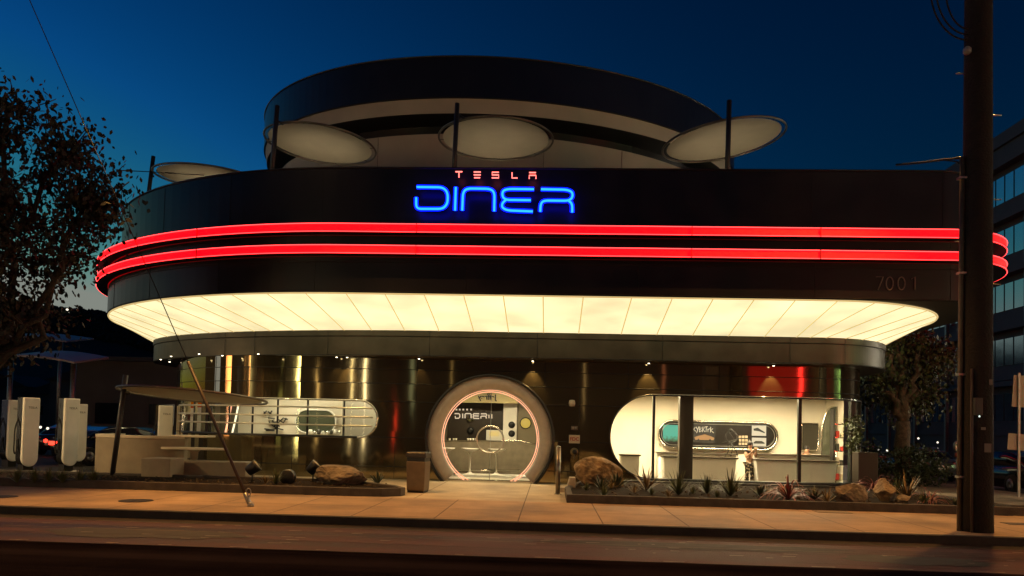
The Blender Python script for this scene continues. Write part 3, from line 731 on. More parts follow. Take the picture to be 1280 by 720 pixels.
# rocks ---------------------------------------------------------------
def rock(px, py, dims, rz, tilt, label, m_, seed):
    bm = bmesh.new(); bmesh.ops.create_icosphere(bm, subdivisions=4, radius=1)
    rr = random.Random(seed); pl = [(Vector((rr.gauss(0,1), rr.gauss(0,1), rr.gauss(0,.8))).normalized(), rr.uniform(.55,.85)) for q in range(16)]
    for v in bm.verts:
        c = v.co.copy()
        for q in range(2):
            for n_, d_ in pl:
                e = c.dot(n_)-d_
                if e > 0: c -= n_*e
        c *= 1+.07*noise.noise(v.co*3+Vector((seed*3, 5, 0)))+.06*noise.noise(v.co*8)+.03*noise.noise(v.co*18)
        c *= 1.25
        v.co = Vector((c.x*dims[0]/2, c.y*dims[1]/2, c.z*dims[2]/2))
    me = bpy.data.meshes.new('boulder'); bm.to_mesh(me); bm.free(); me.materials.append(m_)
    o = bpy.data.objects.new('boulder', me); COL.objects.link(o); p = onbed(px, py); o.location = (p.x, p.y, .28+dims[2]*.36); o.rotation_euler = (0, tilt, rz)
    for f in me.polygons: f.use_smooth = False
    tag(o, label, 'rock', 'boulders in the planters'); return o
rock(752, 606, (1.3,.8,.78), .1, .36, 'large tilted tan boulder beside the entrance, lit from above', rock_m, 1)
rock(425, 604, (1.35,.8,.5), -.1, .05, 'broad low brown boulder in the left planter behind the spotlight', rock_m2, 2)
rock(1062, 626, (.85,.6,.48), .3, .12, 'wedge shaped pale boulder right of the window post', rock_m2, 3)
rock(1107, 625, (.6,.5,.6), .8, 0, 'pyramid shaped boulder among the flax at the corner', rock_m, 4)
rock(1130, 627, (.3,.3,.2), .8, 0, 'small pale stone right of the pyramid boulder', rock_m2, 6)
# pale stone blocks far left in front of chargers
for px, wd, lab in ((9, .34, 'small pale stone block at the left edge below the dim charger'), (56, .3, 'small pale stone between the two big chargers')):
    p = onbed(px, 598); rock(px, 598, (wd, .25, .22), 0, 0, lab, rock_m2, px)

rz_ = random.Random(44)
for k in range(22):      # low filler scrub between the larger plants
    x = 1.0+k*.4+rz_.uniform(-.15,.15); y = rz_.uniform(17.7, 20.8); kd = rz_.choice(['tuft','tuft','bronze','agave'])
    plant(kd, x, y, rz_.uniform(.45,.85), 'small low clump of filler scrub in the planter under the picture window', 200+k, 'low filler scrub in the right planter')
# spotlights in the bed -------------------------------------------------
def floodlight(px, py, ang, label, aim):
    p = onbed(px, py); t = empty('spotlight', (p.x, p.y, .28), aim); tag(t, label, 'spotlight', 'spotlights in the left planter')
    mb = MB(); mb.tube([(0,0,0),(0,0,.28)], .02, 8); mb.box((0,0,.01), (.12,.12,.02)); mb.build('stake', black, t)
    M = Matrix.Rotation(ang, 4, 'Y')
    mb = MB(); mb.lathe([(.07,-.16),(.13,-.14),(.16,.1),(.165,.16),(.15,.165)], (0,0,.36), 20, M); mb.build('housing', black, t)
    mb = MB(); mb.lathe([(.14,.167),(.02,.17)], (0,0,.36), 16, M); mb.build('lens', mat('dull_lens', (.3,.27,.2), .2), t)
    return t
floodlight(315, 602, .9, 'black spotlight on a stake at the left of the planter, aimed right', .2)
floodlight(391, 601, .75, 'black spotlight tilted up beside the broad boulder', .1)
p = onbed(361, 603); mb = MB(); mb.lathe([(.16,-.1),(.2,0),(.2,.13),(.17,.16)], (0,0,0), 20, Matrix.Rotation(pi/2, 4, 'X')); o = mb.build('spotlight', black); o.location = (p.x, p.y, .44)
tag(o, 'round black lamp lying low between the two staked spotlights', 'spotlight', 'spotlights in the left planter')
mb = MB(); mb.tube([(.19*math.cos(t), -.13, .19*math.sin(t)) for t in [pi*k/16 for k in range(17)]], .012, 5); mb.build('rim', chrome, o)

# litter bin --------------------------------------------------------------
def frustum(mb, c, d0, d1, h):
    mb.add([(c[0]+sx_*d[0]/2, c[1]+sy_*d[1]/2, c[2]+z) for d, z in ((d0,0),(d1,h)) for sx_, sy_ in ((-1,-1),(1,-1),(1,1),(-1,1))], [(3,2,1,0),(4,5,6,7),(0,1,5,4),(1,2,6,5),(2,3,7,6),(3,0,4,7)])
p = atz(520, 616, .15); t = empty('litter_bin', (p.x, p.y+.25, .15), -.12); tag(t, 'square tan litter bin with dark hooded top left of the round entrance', 'bin')
mb = MB(); frustum(mb, (0,0,.05), (.46,.46), (.5,.5), .74); mb.build('body', mat('bin_metal', (.15,.11,.07), .5, .3, noise_amt=.15, noise_scale=5), t, bevel=.02)
mb = MB(); frustum(mb, (0,0,.0), (.42,.42), (.42,.42), .05); mb.build('base', black, t)
mb = MB(); frustum(mb, (0,0,.79), (.46,.46), (.46,.46), .1); mb.build('slot', black, t)
mb = MB(); frustum(mb, (0,0,.89), (.56,.56), (.52,.5), .14); mb.build('hood', mat('bin_hood', (.05,.045,.04), .35, .4), t, bevel=.03)

# bollard and concrete stub right of the door -------------------------------
p = atz(697, 618, .15); t = empty('bollard', (p.x, p.y, .15)); tag(t, 'slim steel bollard right of the round entrance', 'bollard')
mb = MB(); mb.tube([(0,0,0),(0,0,1.22)], .062, 16); mb.build('post', mat('satin_steel', (.22,.2,.17), .3, .9), t)
mb = MB(); mb.lathe([(.062,1.22),(.055,1.25),(.02,1.265)], (0,0,0), 16); mb.lathe([(.1,0),(.1,.015),(.065,.02)], (0,0,0), 16); mb.build('cap', chrome, t)
p = atz(709, 616, .15); mb = MB(); mb.prism([(0,0,.15),(.42,0,.15),(.42,0,.55),(.26,0,.55),(.2,0,.28),(0,0,.28)], (0,.5,0)); o = mb.build('concrete_block', concrete, bevel=.01); o.location = (p.x-.2, p.y+.1, 0)
tag(o, 'small stepped concrete block at the corner of the right planter beside the bollard', 'concrete block')

# wall signs ---------------------------------------------------------------
def wsign(nm, px, py, w_, h_, m_, label, cat):
    p = at(px, py, 23.17); t = empty(nm, (p.x, 23.185, p.z)); tag(t, label, cat); mb = MB(); mb.box((0,0,0), (w_,.02,h_)); mb.build('plate', m_, t, bevel=.004); return t
t = wsign('wall_sign', 718, 549, .34, .26, mat('sign_pale', (.5,.42,.3), .5), 'small pale sign reading FDC on the steel wall', 'sign')
text_mesh('lettering', 'FDC', .15, .002, mat('sign_red', (.3,.03,.02), .5), (0,-.013,0), parent=t, bold=.004)
t = wsign('wall_plate', 718, 535, .2, .13, mat('plate_grey', (.12,.09,.07), .5), 'tiny dull plate above the FDC sign', 'plate')
mb = MB(); mb.lathe([(.035,0),(.03,.03)], (-.04,-.01,0), 10, Matrix.Rotation(pi/2,4,'X')); mb.lathe([(.035,0),(.03,.03)], (.04,-.01,0), 10, Matrix.Rotation(pi/2,4,'X')); mb.build('knob', grey_metal, t)
p = at(715, 504, 23.15); t = empty('alarm_strobe', (p.x, 23.18, p.z)); tag(t, 'pale round alarm horn high on the wall above the FDC sign', 'alarm')
mb = MB(); mb.box((0,0,0), (.18,.05,.2)); mb.build('backplate', mat('alarm_body', (.45,.4,.3), .4), t, bevel=.02)
mb = MB(); mb.lathe([(.11,0),(.1,.05),(.05,.07)], (0,-.02,0), 16, Matrix.Rotation(pi/2,4,'X')); mb.build('horn', mat('alarm_body', ()), t)
p = at(718, 565, 23.15); t = empty('fire_inlet', (p.x, 23.19, p.z)); tag(t, 'round brass fire hose inlet below the FDC sign', 'fire inlet')
mb = MB(); mb.lathe([(.13,0),(.13,.03),(.1,.05)], (0,0,0), 20, Matrix.Rotation(pi/2,4,'X')); mb.build('flange', mat('brass', (.2,.15,.08), .3, .9), t)
mb = MB(); mb.lathe([(.07,.04),(.075,.14),(.06,.15)], (0,0,0), 16, Matrix.Rotation(pi/2,4,'X')); mb.build('cap', black, t)
mb = MB(); mb.tube([(0,-.1,-.08),(0,-.1,-.2)], .012, 6); mb.build('chain', grey_metal, t)

# ------------------------------------------------------------------ interiors
def front_y(x):
    if x > 8: return 25.4-2.2*math.sqrt(max(0, 1-((x-8)/2.2)**2))
    if x < -8.05: return 28.6-5.4*math.sqrt(max(0, 1-((x+8.05)/6.2)**2))
    return 23.2
def deck(x0, x1, y1, z, th, m_, name, gap=.16):
    fr = [(x0+(x1-x0)*k/40, front_y(x0+(x1-x0)*k/40)+gap) for k in range(41)]
    fr = [(x, y) for x, y in fr if y < y1-.02]
    poly = fr+[(fr[-1][0], y1), (fr[0][0], y1)]
    mb = MB(); mb.prism([(x, y, z) for x, y in poly], (0,0,th)); bpart(mb, name, m_)
def room(x0, x1, y1, z0, z1, m_wall, m_floor, name):
    mb = MB(); mb.box(((x0+x1)/2, y1+.05, (z0+z1)/2), (x1-x0+.1, .1, z1-z0)); bpart(mb, name+'_back_wall', m_wall)
    for x in (x0, x1):
        f0 = front_y(x)+.2
        if f0 < y1: mb = MB(); mb.box((x, (y1+f0)/2, (z0+z1)/2), (.1, y1-f0, z1-z0-.01)); bpart(mb, name+'_side_wall', m_wall)
    deck(x0, x1, y1, z0-.06, .06, m_floor, name+'_floor'); deck(x0, x1, y1, z1, .06, m_wall, name+'_ceiling')
floor_w = mat('pale_floor', (.5,.45,.36), .3)
room(.9, 9.95, 27.2, .04, 3.15, cream, floor_w, 'lounge')
room(-3.9, .75, 27.8, .15, 3.35, mat('vestibule_wall', (.22,.19,.13), .5, noise_amt=.1), floor_w, 'lobby')
room(-13.5, -4.05, 26.75, .15, 3.3, cream, floor_w, 'kitchen')
# ceiling lamps inside
def ceil_lamp(x, y, z, L, w_, e, label, col=(1,.79,.48)):
    t = empty('ceiling_light', (x, y, z)); tag(t, label, 'ceiling light', 'long ceiling lights indoors')
    mb = MB(); mb.box((0,0,-.02), (L,w_,.04)); mb.build('housing', white_m, t)
    mb = MB(); mb.box((0,0,-.045), (L-.04,w_-.04,.01)); mb.build('diffuser', emat('ceiling_diffuser', (1,.85,.55), 4), t)
    light('ceiling_lamp', 'AREA', (0,0,-.06), e, col, t, target=(0,0,-1), size=L, sizey=w_)
ceil_lamp(3.2, 24.6, 3.14, 3.2, .4, 450, 'long ceiling light over the curved end of the lounge')
ceil_lamp(7.4, 24.6, 3.14, 3.2, .4, 450, 'long ceiling light over the counter end of the lounge')
ceil_lamp(-1.9, 24.6, 3.34, 2.2, .3, 190, 'ceiling light over the stools inside the round entrance')
ceil_lamp(-9.0, 25.2, 3.29, 2.6, .4, 70, 'long ceiling light over the left half of the slot window room', (1,.88,.6))
ceil_lamp(-6.0, 24.9, 3.29, 2.4, .4, 95, 'long ceiling light over the right half of the slot window room', (1,.88,.6))

# display niche on the lounge back wall (y from pixels at Y=27.1)
Yn = 27.1
def npx(x, y, d=0): q = at(x, y, Yn-d); return q
a = npx(823, 542); b = npx(971, 546); zc_n = (a.z+b.z)/2; hn = .49
t = empty('display_case', ((a.x+b.x)/2, Yn, zc_n)); tag(t, 'long black rounded display case of pictures on the cream lounge wall', 'display case')
Wn = b.x-a.x
def pill(cx_, cz, w_, h_, y, n=20):
    r = h_/2; P = [(cx_+w_/2-r+r*math.cos(t_), y, cz+r*math.sin(t_)) for t_ in [-pi/2+pi*k/n for k in range(n+1)]]; P += [(cx_-w_/2+r+r*math.cos(t_), y, cz+r*math.sin(t_)) for t_ in [pi/2+pi*k/n for k in range(n+1)]]; return P
mb = MB(); mb.prism(pill(0,0,Wn,2*hn,-.02), (0,-.03,0)); mb.build('backboard', mat('display_black', (.012,.011,.01), .3), t)
mb = MB(); mb.tube([(x, -.07, z) for x, y, z in pill(0,0,Wn,2*hn,0)], .04, 8, closed=True); mb.build('rim', chrome, t)
mb = MB(); mb.tube([(x, -.07, z) for x, y, z in pill(0,0,Wn-.2,2*hn-.2,0)], .012, 6, closed=True); mb.build('inner_rim', grey_metal, t)
tc0 = Vector(t.location)
bpy.context.view_layer.update()
def screen(nm, px0, py0, px1, py1, m_, label, cat, group=None, d=.06):
    p0 = npx(px0, py0, d); p1 = npx(px1, py1, d); c_ = (p0+p1)/2
    o = empty(nm, (c_.x, Yn-d, c_.z)); tag(o, label, cat, group)
    mb = MB(); mb.box((0,0,0), (abs(p1.x-p0.x), .02, abs(p0.z-p1.z))); mb.build('panel', m_, o)
    return o, abs(p1.x-p0.x), abs(p0.z-p1.z)
def green_screen():
    mt = bpy.data.materials.new('landscape_screen'); mt.use_nodes = True; nt = mt.node_tree; L = nt.links.new; N = nt.nodes.new; b = nt.nodes['Principled BSDF']
    tc = N('ShaderNodeTexCoord'); s_ = N('ShaderNodeSeparateXYZ'); L(tc.outputs['Object'], s_.inputs[0]); n = N('ShaderNodeTexNoise'); n.inputs['Scale'].default_value = 9; L(tc.outputs['Object'], n.inputs[0])
    ad = N('ShaderNodeMath'); ad.operation = 'MULTIPLY_ADD'; ad.inputs[1].default_value = .35; L(n.outputs[0], ad.inputs[0]); L(s_.outputs[2], ad.inputs[2])
    r = N('ShaderNodeValToRGB'); e = r.color_ramp.elements; e[0].position = .0; e[0].color = (.5,.5,.35,1); e[1].position = .1; e[1].color = (.01,.03,.01,1)
    for p_, c_ in ((.22,(.02,.2,.1,1)), (.34,(.02,.45,.33,1))): q_ = e.new(p_); q_.color = c_
    mp = N('ShaderNodeMapRange'); mp.inputs[1].default_value = -.3; mp.inputs[2].default_value = .8; L(ad.outputs[0], mp.inputs[0]); L(mp.outputs[0], r.inputs[0]); L(r.outputs[0], b.inputs['Emission Color']); b.inputs['Emission Strength'].default_value = .9; b.inputs['Base Color'].default_value = (.01,.01,.01,1)
    return mt
screen('picture_screen', 829, 531, 848, 552, green_screen(), 'glowing green landscape screen at the left end of the display case', 'screen')
o, w_, h_ = screen('poster', 867, 530, 894, 554, mat('poster_black', (.01,.009,.009), .5), 'black poster with graffiti lettering over an orange wedge shaped car', 'poster')
gw = emat('graffiti_white', (1,.85,.6), .9)
mb = MB(); hh = h_*.26
strokes = [[(-.42,.30),(-.5,.2),(-.40,.1)], [(-.38,.32),(-.33,.2)], [(-.26,.34),(-.36,.02)], [(-.24,.08),(-.22,.33),(-.14,.27),(-.22,.2),(-.13,.13),(-.24,.07)], [(-.10,.07),(-.08,.33),(0,.28),(-.07,.21),(.02,.08)], [(.0,.32),(.14,.34)], [(.08,.33),(.07,.08)], [(.15,.24),(.16,.08)], [(.16,.2),(.24,.25)], [(.28,.33),(.27,.06)], [(.38,.25),(.28,.17),(.42,.04)]]
for s_ in strokes: mb.tube([(x*w_*1.0, -.016, z*h_*1.1) for x, z in s_], .011, 5)
mb.build('graffiti', gw, o)
mb = MB(); mb.prism([(x*w_, -.012, z*h_) for x, z in [(-.42,-.34),(.42,-.34),(.45,-.22),(.3,-.14),(.02,-.04),(-.25,-.12),(-.45,-.2)]], (0,-.004,0)); mb.build('car_picture', emat('poster_orange', (.55,.24,.07), .9), o)
mb = MB()
for x in (-.27, .26): mb.lathe([(.035,0),(.03,.006)], (x*w_, -.017, -.33*h_), 12, Matrix.Rotation(pi/2,4,'X'))
mb.build('wheel_picture', black, o)
for k, (y0, y1, lab) in enumerate(((532,545,'upper framed picture of a car at the right end of the display case'), (547,558,'lower framed picture of a car at the right end of the display case'))):
    o, w_, h_ = screen('framed_picture', 940, y0, 957.5, y1, emat('picture_paper', (1,.85,.6), .75), lab, 'picture', 'framed car pictures')
    mb = MB(); sg = 1 if k == 0 else -1
    mb.prism([(x*w_*sg, -.012, z*h_) for x, z in ([(-.4,.2),(-.1,.3),(.4,-.12),(.4,-.24),(.0,-.05),(-.38,.0)] if k == 0 else [(-.4,-.1),(-.2,.12),(.25,.12),(.4,-.06),(.38,-.2),(-.38,-.2)])], (0,-.004,0)); mb.build('car_picture', mat('picture_dark', (.03,.03,.025), .5), o)
# rows of pale tiles in the case
for i in range(3):
    for j in range(3):
        p = npx(925+4*j, 546+4.4*i, .07); mb = MB(); mb.box((0,0,0), (.085,.02,.085)); o = mb.build('display_tile', mat('tile_pale', (.5,.42,.3), .5)); o.location = p
        tag(o, 'small square pale tile in the three by three block in the display case', 'tile', 'small tiles in the display case')
# mobile figure sculpture on the counter in front of the case
p = at(914, 567, 25.9); t = empty('wire_sculpture', (p.x, 25.9, .98)); tag(t, 'spindly black metal sculpture standing on the counter before the display case', 'sculpture')
mb = MB()
for a_, b_ in (((-.25,0,0),(-.05,0,.45)), ((.25,0,0),(.02,0,.5)), ((0,.15,0),(0,0,.6)), ((-.3,0,.55),(.28,0,.7)), ((-.1,0,.95),(.1,0,.5)), ((.1,0,.9),(.25,0,.6))): mb.tube([a_, ((a_[0]+b_[0])/2+.04, 0, (a_[2]+b_[2])/2), b_], .014, 6)
mb.build('legs', black, t)
mb = MB(); mb.tube([(.2*math.cos(2*pi*k/20), 0, .75+.2*math.sin(2*pi*k/20)) for k in range(20)], .022, 6, closed=True); mb.lathe([(.02,-.06),(.09,0),(.02,.06)], (-.02,0,.98), 12); mb.build('wheel', black, t)

# counters and booths in the lounge
def counter(px0, px1, py_top, Y, label, flare=0.06, depth=.5, h_base=.04, nm='lounge_counter', topt=.05):
    a = at(px0, py_top, Y); b = at(px1, py_top, Y); z = (a.z+b.z)/2; t = empty(nm, ((a.x+b.x)/2, Y, h_base)); tag(t, label, 'counter', 'white lounge counters'); L = b.x-a.x; H = z-h_base
    mb = MB(); mb.prism([(-L/2,0,H-topt),(-L/2+flare,0,.0),(L/2-flare,0,0),(L/2,0,H-topt)], (0,depth,0)); mb.build('body', white_m, t, bevel=.03)
    mb = MB(); mb.box((0,depth/2-.03,H-topt/2), (L+.06,depth+.1,topt)); mb.build('counter_top', mat('dark_counter_top', (.05,.04,.03), .3), t, bevel=.01)
    return t
counter(776, 800, 568, 24.4, 'small white counter inside the curved end of the picture window', .03, .5)
counter(829, 921, 571, 24.5, 'white counter behind the dark window column', .06, .5)
counter(822, 921, 566, 26.0, 'white counter further back below the display case', .03, .4)
counter(945, 1047, 575, 24.3, 'white counter to the right of the woman, crossed by the window post', .10, .5)
counter(945, 1040, 568, 25.6, 'rear white counter in front of the seated man', .03, .3)
# round-cornered hatch and arched opening in the lounge back wall
p0 = at(1004, 529, 27.05); p1 = at(1022, 563, 27.05)
t = empty('wall_hatch', ((p0.x+p1.x)/2, 27.1, (p0.z+p1.z)/2)); tag(t, 'dark rounded hatch in the lounge wall behind the seated man', 'hatch')
hw, hh = (p1.x-p0.x)/2+.05, (p0.z-p1.z)/2
rp = [(-hw,0,-hh),(hw*.8,0,-hh),(hw,0,-hh*.3),(hw,0,hh*.6),(hw*.85,0,hh),(-hw,0,hh)]
mb = MB(); mb.prism(rp, (0,-.02,0)); mb.build('panel', mat('hatch_dark', (.05,.045,.035), .3), t); mb = MB(); mb.tube([(x,-.03,z) for x,y,z in rp], .035, 6, closed=True); mb.build('rim', chrome, t)
# arched glass screen and shelves at the right end
t = empty('arched_screen', tuple(at(1036, 575, 26.0).xy)+(.04,)); tag(t, 'tall dark arched glass screen near the right end of the lounge', 'glass screen')
p0 = at(1028, 508, 26.0); p1 = at(1046, 578, 26.0); w_ = p1.x-p0.x; H = p0.z-.04
arch = [(-w_/2,0,0),(w_/2,0,0),(w_/2,0,H)]+[(-w_/2+w_*.75-w_*.75*math.sin(t_)*1.0, 0, H*.62+H*.38*math.cos(t_)) for t_ in [pi/2*k/10 for k in range(11)]]
mb = MB(); mb.prism(arch, (0,.03,0)); mb.build('panel', mat('green_grey_glass', (.06,.065,.045), .12), t); mb = MB(); mb.tube(arch, .025, 6, closed=True); mb.build('frame', chrome, t)
p = at(1055, 545, 25.0); t = empty('shelf_unit', (p.x, 25.2, .04)); tag(t, 'narrow lit shelf unit with goods at the right corner of the lounge', 'shelves')
mb = MB()
for x in (-.3, .3): mb.box((x,0,1.35), (.05,.3,2.7))
mb.build('upright', black, t)
for k, z in enumerate((.35,.85,1.3,1.75,2.2)): mb = MB(); mb.box((0,0,z), (.55,.3,.03)); mb.build('shelf', chrome, t)
rs_ = random.Random(9)
for k, z in enumerate((.365,.865,1.315,1.765)):
    for j in range(3):
        mb = MB(); h_ = rs_.uniform(.14,.26); mb.box((0,0,h_/2), (.12,.12,h_)); o = mb.build('packet', [mat('packet_red',(.4,.03,.02),.5), mat('packet_pale',(.6,.5,.35),.5), mat('packet_dark',(.05,.05,.04),.4)][(j+k) % 3], bevel=.01); o.location = (p.x-.17+.17*j, 25.15, .04+z)
        tag(o, '%s packet, %s on the %s shelf of the corner unit' % (('red','pale','dark')[(j+k) % 3], ('left','middle','right')[j], ('lowest','second','third','fourth')[k]), 'packet', 'packets on the shelf unit')

# ------------------------------------------------------------------ lobby seen through the round door
t = empty('serving_counter', (-1.75, 26.1, .15)); tag(t, 'tall grey serving counter inside the round entrance', 'counter')
def lp(x, y, Y): return at(x, y, Y)
a = lp(553, 551, 26.1); b = lp(650, 551, 26.1); c_ = lp(688, 563, 26.1)
fp = [(a.x+1.75,0,0),(c_.x+1.75,0,0),(c_.x+1.75,0,c_.z-.15),(lp(672,556,26.1).x+1.75,0,lp(672,556,26.1).z-.15),(b.x+1.75,0,b.z-.15),(a.x+1.75,0,a.z-.15)]
mb = MB(); mb.prism(fp, (0,.5,0)); mb.build('body', mat('counter_taupe', (.16,.135,.095), .45, noise_amt=.2, noise_scale=4), t)
mb = MB(); mb.tube([(x,-.01,z) for x,y,z in fp[2:]], .02, 6); mb.build('counter_edge', chrome, t)
mb = MB(); mb.box((0,-.5,.035), (2.9,1.0,.07)); mb.build('plinth', white_m, t)
q0, q1 = lp(555, 588, 25.5), lp(650, 588, 25.5)
mb = MB(); mb.tube([(q0.x+1.75,-.5,q0.z-.15),(q1.x+1.75,-.5,q1.z-.15)], .022, 8); mb.build('foot_rail', chrome, t)
st0 = None
for i, (px, lab) in enumerate(((557,'white tulip bar stool half hidden by the left of the round door frame'), (587,'white tulip bar stool left of the round door handle'), (620,'white tulip bar stool seen through the round door handle'))):
    p = lp(px, 596, 25.4)
    if st0 is None:
        st0 = empty('bar_stool', (p.x, 25.4, .22)); mb = MB(); mb.lathe([(.24,0),(.23,.02),(.09,.05),(.035,.12),(.03,.3),(.028,.62),(.05,.72),(.1,.78)], (0,0,0), 24); mb.build('pedestal', white_m, st0)
        mb = MB(); mb.lathe([(.06,.76),(.16,.80),(.29,.86),(.31,.90),(.27,.895),(.1,.87)], (0,0,0), 24); mb.build('seat', white_m, st0); s_ = st0
    else: s_ = copy_tree(st0); s_.location = (p.x, 25.4, .22)
    tag(s_, lab, 'bar stool', 'white bar stools inside the entrance')
# dark menu wall with the lettering
t = empty('menu_wall', (-2.2, 27.6, .15)); tag(t, 'dark wall panel with small pale letters TESLA DINER behind the counter', 'wall panel')
p0, p1 = lp(552, 507, 27.6), lp(628, 552, 27.6)
mb = MB(); mb.box(((p0.x+p1.x)/2+2.2, 0, (p0.z+p1.z)/2-.15), (p1.x-p0.x, .05, p0.z-p1.z+.6)); mb.build('panel', mat('menu_dark', (.035,.027,.02), .35), t)
paleL = emat('pale_letters', (1,.78,.55), .8)
f_ = lambda x, y: lp(540+x/9, 480+y/9, 27.55)-Vector((-2.2, 27.6, .15))
mb = MB()
for s_ in ([(255,333),(300,333),(312,345),(312,372),(300,385),(262,385),(262,360)], [(345,333),(345,385)], [(372,385),(372,340),(380,333),(430,333),(440,342),(440,385)], [(530,335),(470,335),(462,345),(470,358),(525,360)], [(470,358),(462,372),(470,386),(530,388)], [(550,388),(550,368),(558,362),(610,362),(618,350),(608,336),(550,336)], [(604,362),(612,388)], [(640,345),(640,385)], [(672,340),(672,388)]):
    mb.tube([f_(x, y) for x, y in s_], .022, 5)
mb.build('lettering', paleL, t)
mb = MB()
for x in (275, 312, 352, 395, 440): mb.box(f_(x, 288), (.06,.01,.06))
mb.build('small_lettering', paleL, t)
t = empty('white_column', tuple(lp(637,552,27.2).xy)+(.15,)); tag(t, 'white column with two black round gauges inside the entrance', 'column')
p0, p1 = lp(630, 480, 27.2), lp(645, 552, 27.2); mb = MB(); mb.box((0,0,1.6), (p1.x-p0.x,.2,3.19)); mb.build('shaft', white_m, t)
for y in (531, 542):
    p = lp(639.5, y, 27.05)-Vector(t.location); mb = MB(); mb.lathe([(.125,0),(.12,.03),(.02,.032)], (p.x,-.1,p.z), 20, Matrix.Rotation(pi/2,4,'X')); mb.build('gauge', black, t)
t = empty('service_door', tuple(lp(658,552,27.3).xy)+(.15,)); tag(t, 'grey service door with round yellow porthole inside the entrance', 'door')
p0, p1 = lp(646, 505, 27.3), lp(677, 552, 27.3); mb = MB(); mb.box((0,0,(p0.z-.15)/2), (p1.x-p0.x,.06,p0.z-.15)); mb.build('leaf', mat('door_taupe', (.22,.185,.12), .4), t)
p = lp(657, 529, 27.25)-Vector(t.location); mb = MB(); mb.lathe([(.2,0),(.19,.02),(.02,.021)], (p.x,-.03,p.z), 24, Matrix.Rotation(pi/2,4,'X')); mb.build('porthole', emat('yellow_glow', (.75,.5,.09), .8), t)
mb = MB(); mb.tube([(p.x+.2*math.cos(2*pi*k/24), -.06, p.z+.2*math.sin(2*pi*k/24)) for k in range(24)], .02, 6, closed=True); mb.build('porthole_rim', black, t)
for x, y, lab in ((575,524,'shallow dark oval wall lamp above the round one behind the counter'), (589,537,'round black wall lamp behind the serving counter')):
    p = lp(588, 525 if y == 524 else 538, 27.5); mb = MB(); mb.lathe([(.13,0),(.12,.05),(.05,.07)], (0,0,0), 20, Matrix.Rotation(pi/2,4,'X') @ Matrix.Scale(.5 if y == 524 else 1, 4, (0,1,0))); o = mb.build('wall_lamp', mat('olive_lamp', (.06,.06,.02), .4) if y == 524 else black); o.location = p; tag(o, lab, 'wall lamp')
p = lp(618, 544, 26.2); mb = MB(); mb.box((0,0,0), (.56,.3,.36)); o = mb.build('cash_register', emat('register_face', (1,.8,.45), .55), bevel=.02); o.location = p; tag(o, 'pale boxy till standing on the serving counter behind the door handle', 'till')
mb = MB(); mb.box((0,-.155,.05), (.36,.01,.16)); mb.build('screen', mat('till_screen', (.5,.42,.2), .3), o)
for k, px in enumerate((562, 567, 570, 585, 588, 591.5, 595)):
    p = lp(px, 550.5, 26.2); mb = MB(); mb.lathe([(.03,0),(.04,.1),(.035,.1)], (0,0,0), 10); o = mb.build('cup', white_m); o.location = p-Vector((0,0,.02)); tag(o, 'small white cup in the row along the back of the serving counter', 'cup', 'cups on the serving counter')
t = text_mesh('mirrored_sign', 'Jeffrey', .26, .006, black, lp(609, 496.5, 26.5), mirror=True, bold=.008); tag(t, 'black lettering Jeffrey seen reversed at the top of the round door', 'lettering')
mb = MB(); p = lp(609, 494, 26.55); mb.box((p.x,26.62,p.z+.02), (2.2,.04,.6)); o = mb.build('transom_board', mat('olive_board', (.5,.42,.2), .5), loc=(p.x,26.62,p.z+.02)); tag(o, 'olive board behind the reversed lettering inside the entrance', 'board')

# ------------------------------------------------------------------ kitchen side seen through the slot window
def kp_(x, y, Y=26.65): return at(x, y, Y)
t = empty('wall_mural', tuple(kp_(350,528))); tag(t, 'black brush drawing on the cream wall inside the slot window', 'mural')
mb = MB(); tl = Vector(t.location)
mz = lambda X, Y: kp_(300+X/5.54, 490+Y/5.54)-tl
for s_ in ([(165,135),(180,165)],[(185,130),(160,160)],[(195,135),(222,160)],[(222,130),(200,165)],[(195,180),(240,185),(215,215),(262,205)],[(225,195),(250,260)],[(200,205),(235,240),(300,180),(330,190)],[(265,190),(300,215),(320,180)],[(170,255),(230,262),(250,250),(300,262)],[(180,265),(240,268)],[(240,215),(275,240)]):
    mb.tube([mz(*q) for q in s_], .028, 5)
mb.build('brush_strokes', black, t)
p0, p1 = kp_(381, 527), kp_(417, 527)
t = empty('pass_opening', ((p0.x+p1.x)/2-.1, 26.6, kp_(400,527).z)); tag(t, 'rounded dark green serving hatch seen through the slot window bars', 'serving hatch')
w_ = kp_(418,527).x-kp_(367,527).x
mb = MB(); mb.prism(pill(0,0,w_,.85,0), (0,-.03,0)); mb.build('recess', mat('dark_green_recess', (.05,.06,.035), .4), t)
mb = MB(); mb.tube([(x,-.05,z) for x,y,z in pill(0,0,w_,.85,0)[:24]]+[(x,-.05,z) for x,y,z in pill(0,0,w_,.85,0)[24:]], .035, 6, closed=True); mb.build('rim', white_m, t)
for k in range(9):
    p = kp_(388+5.2*k, 543, 26.3); mb = MB(); rk = random.Random(k); r_ = rk.uniform(.05,.09); mb.lathe([(r_*.6,0),(r_,r_),(r_*.8,r_*2),(r_*.5,r_*2.2)], (0,0,0), 10); o = mb.build('jar', [white_m, chrome, mat('packet_dark',())][k % 3]); o.location = p; tag(o, 'small jar or bowl in the row inside the slot window', 'jar', 'jars in the slot window')
for s_ in ((428, 470),):
    p0, p1 = kp_(430, 500, 25.8), kp_(472, 545, 25.8); mb = MB(); mb.box((0,0,0), (p1.x-p0.x,.3,2.6)); o = mb.build('partition', mat('grey_partition', (.22,.20,.16), .4)); o.location = ((p0.x+p1.x)/2,25.8,1.6); tag(o, 'grey partition inside the rounded end of the slot window', 'partition')
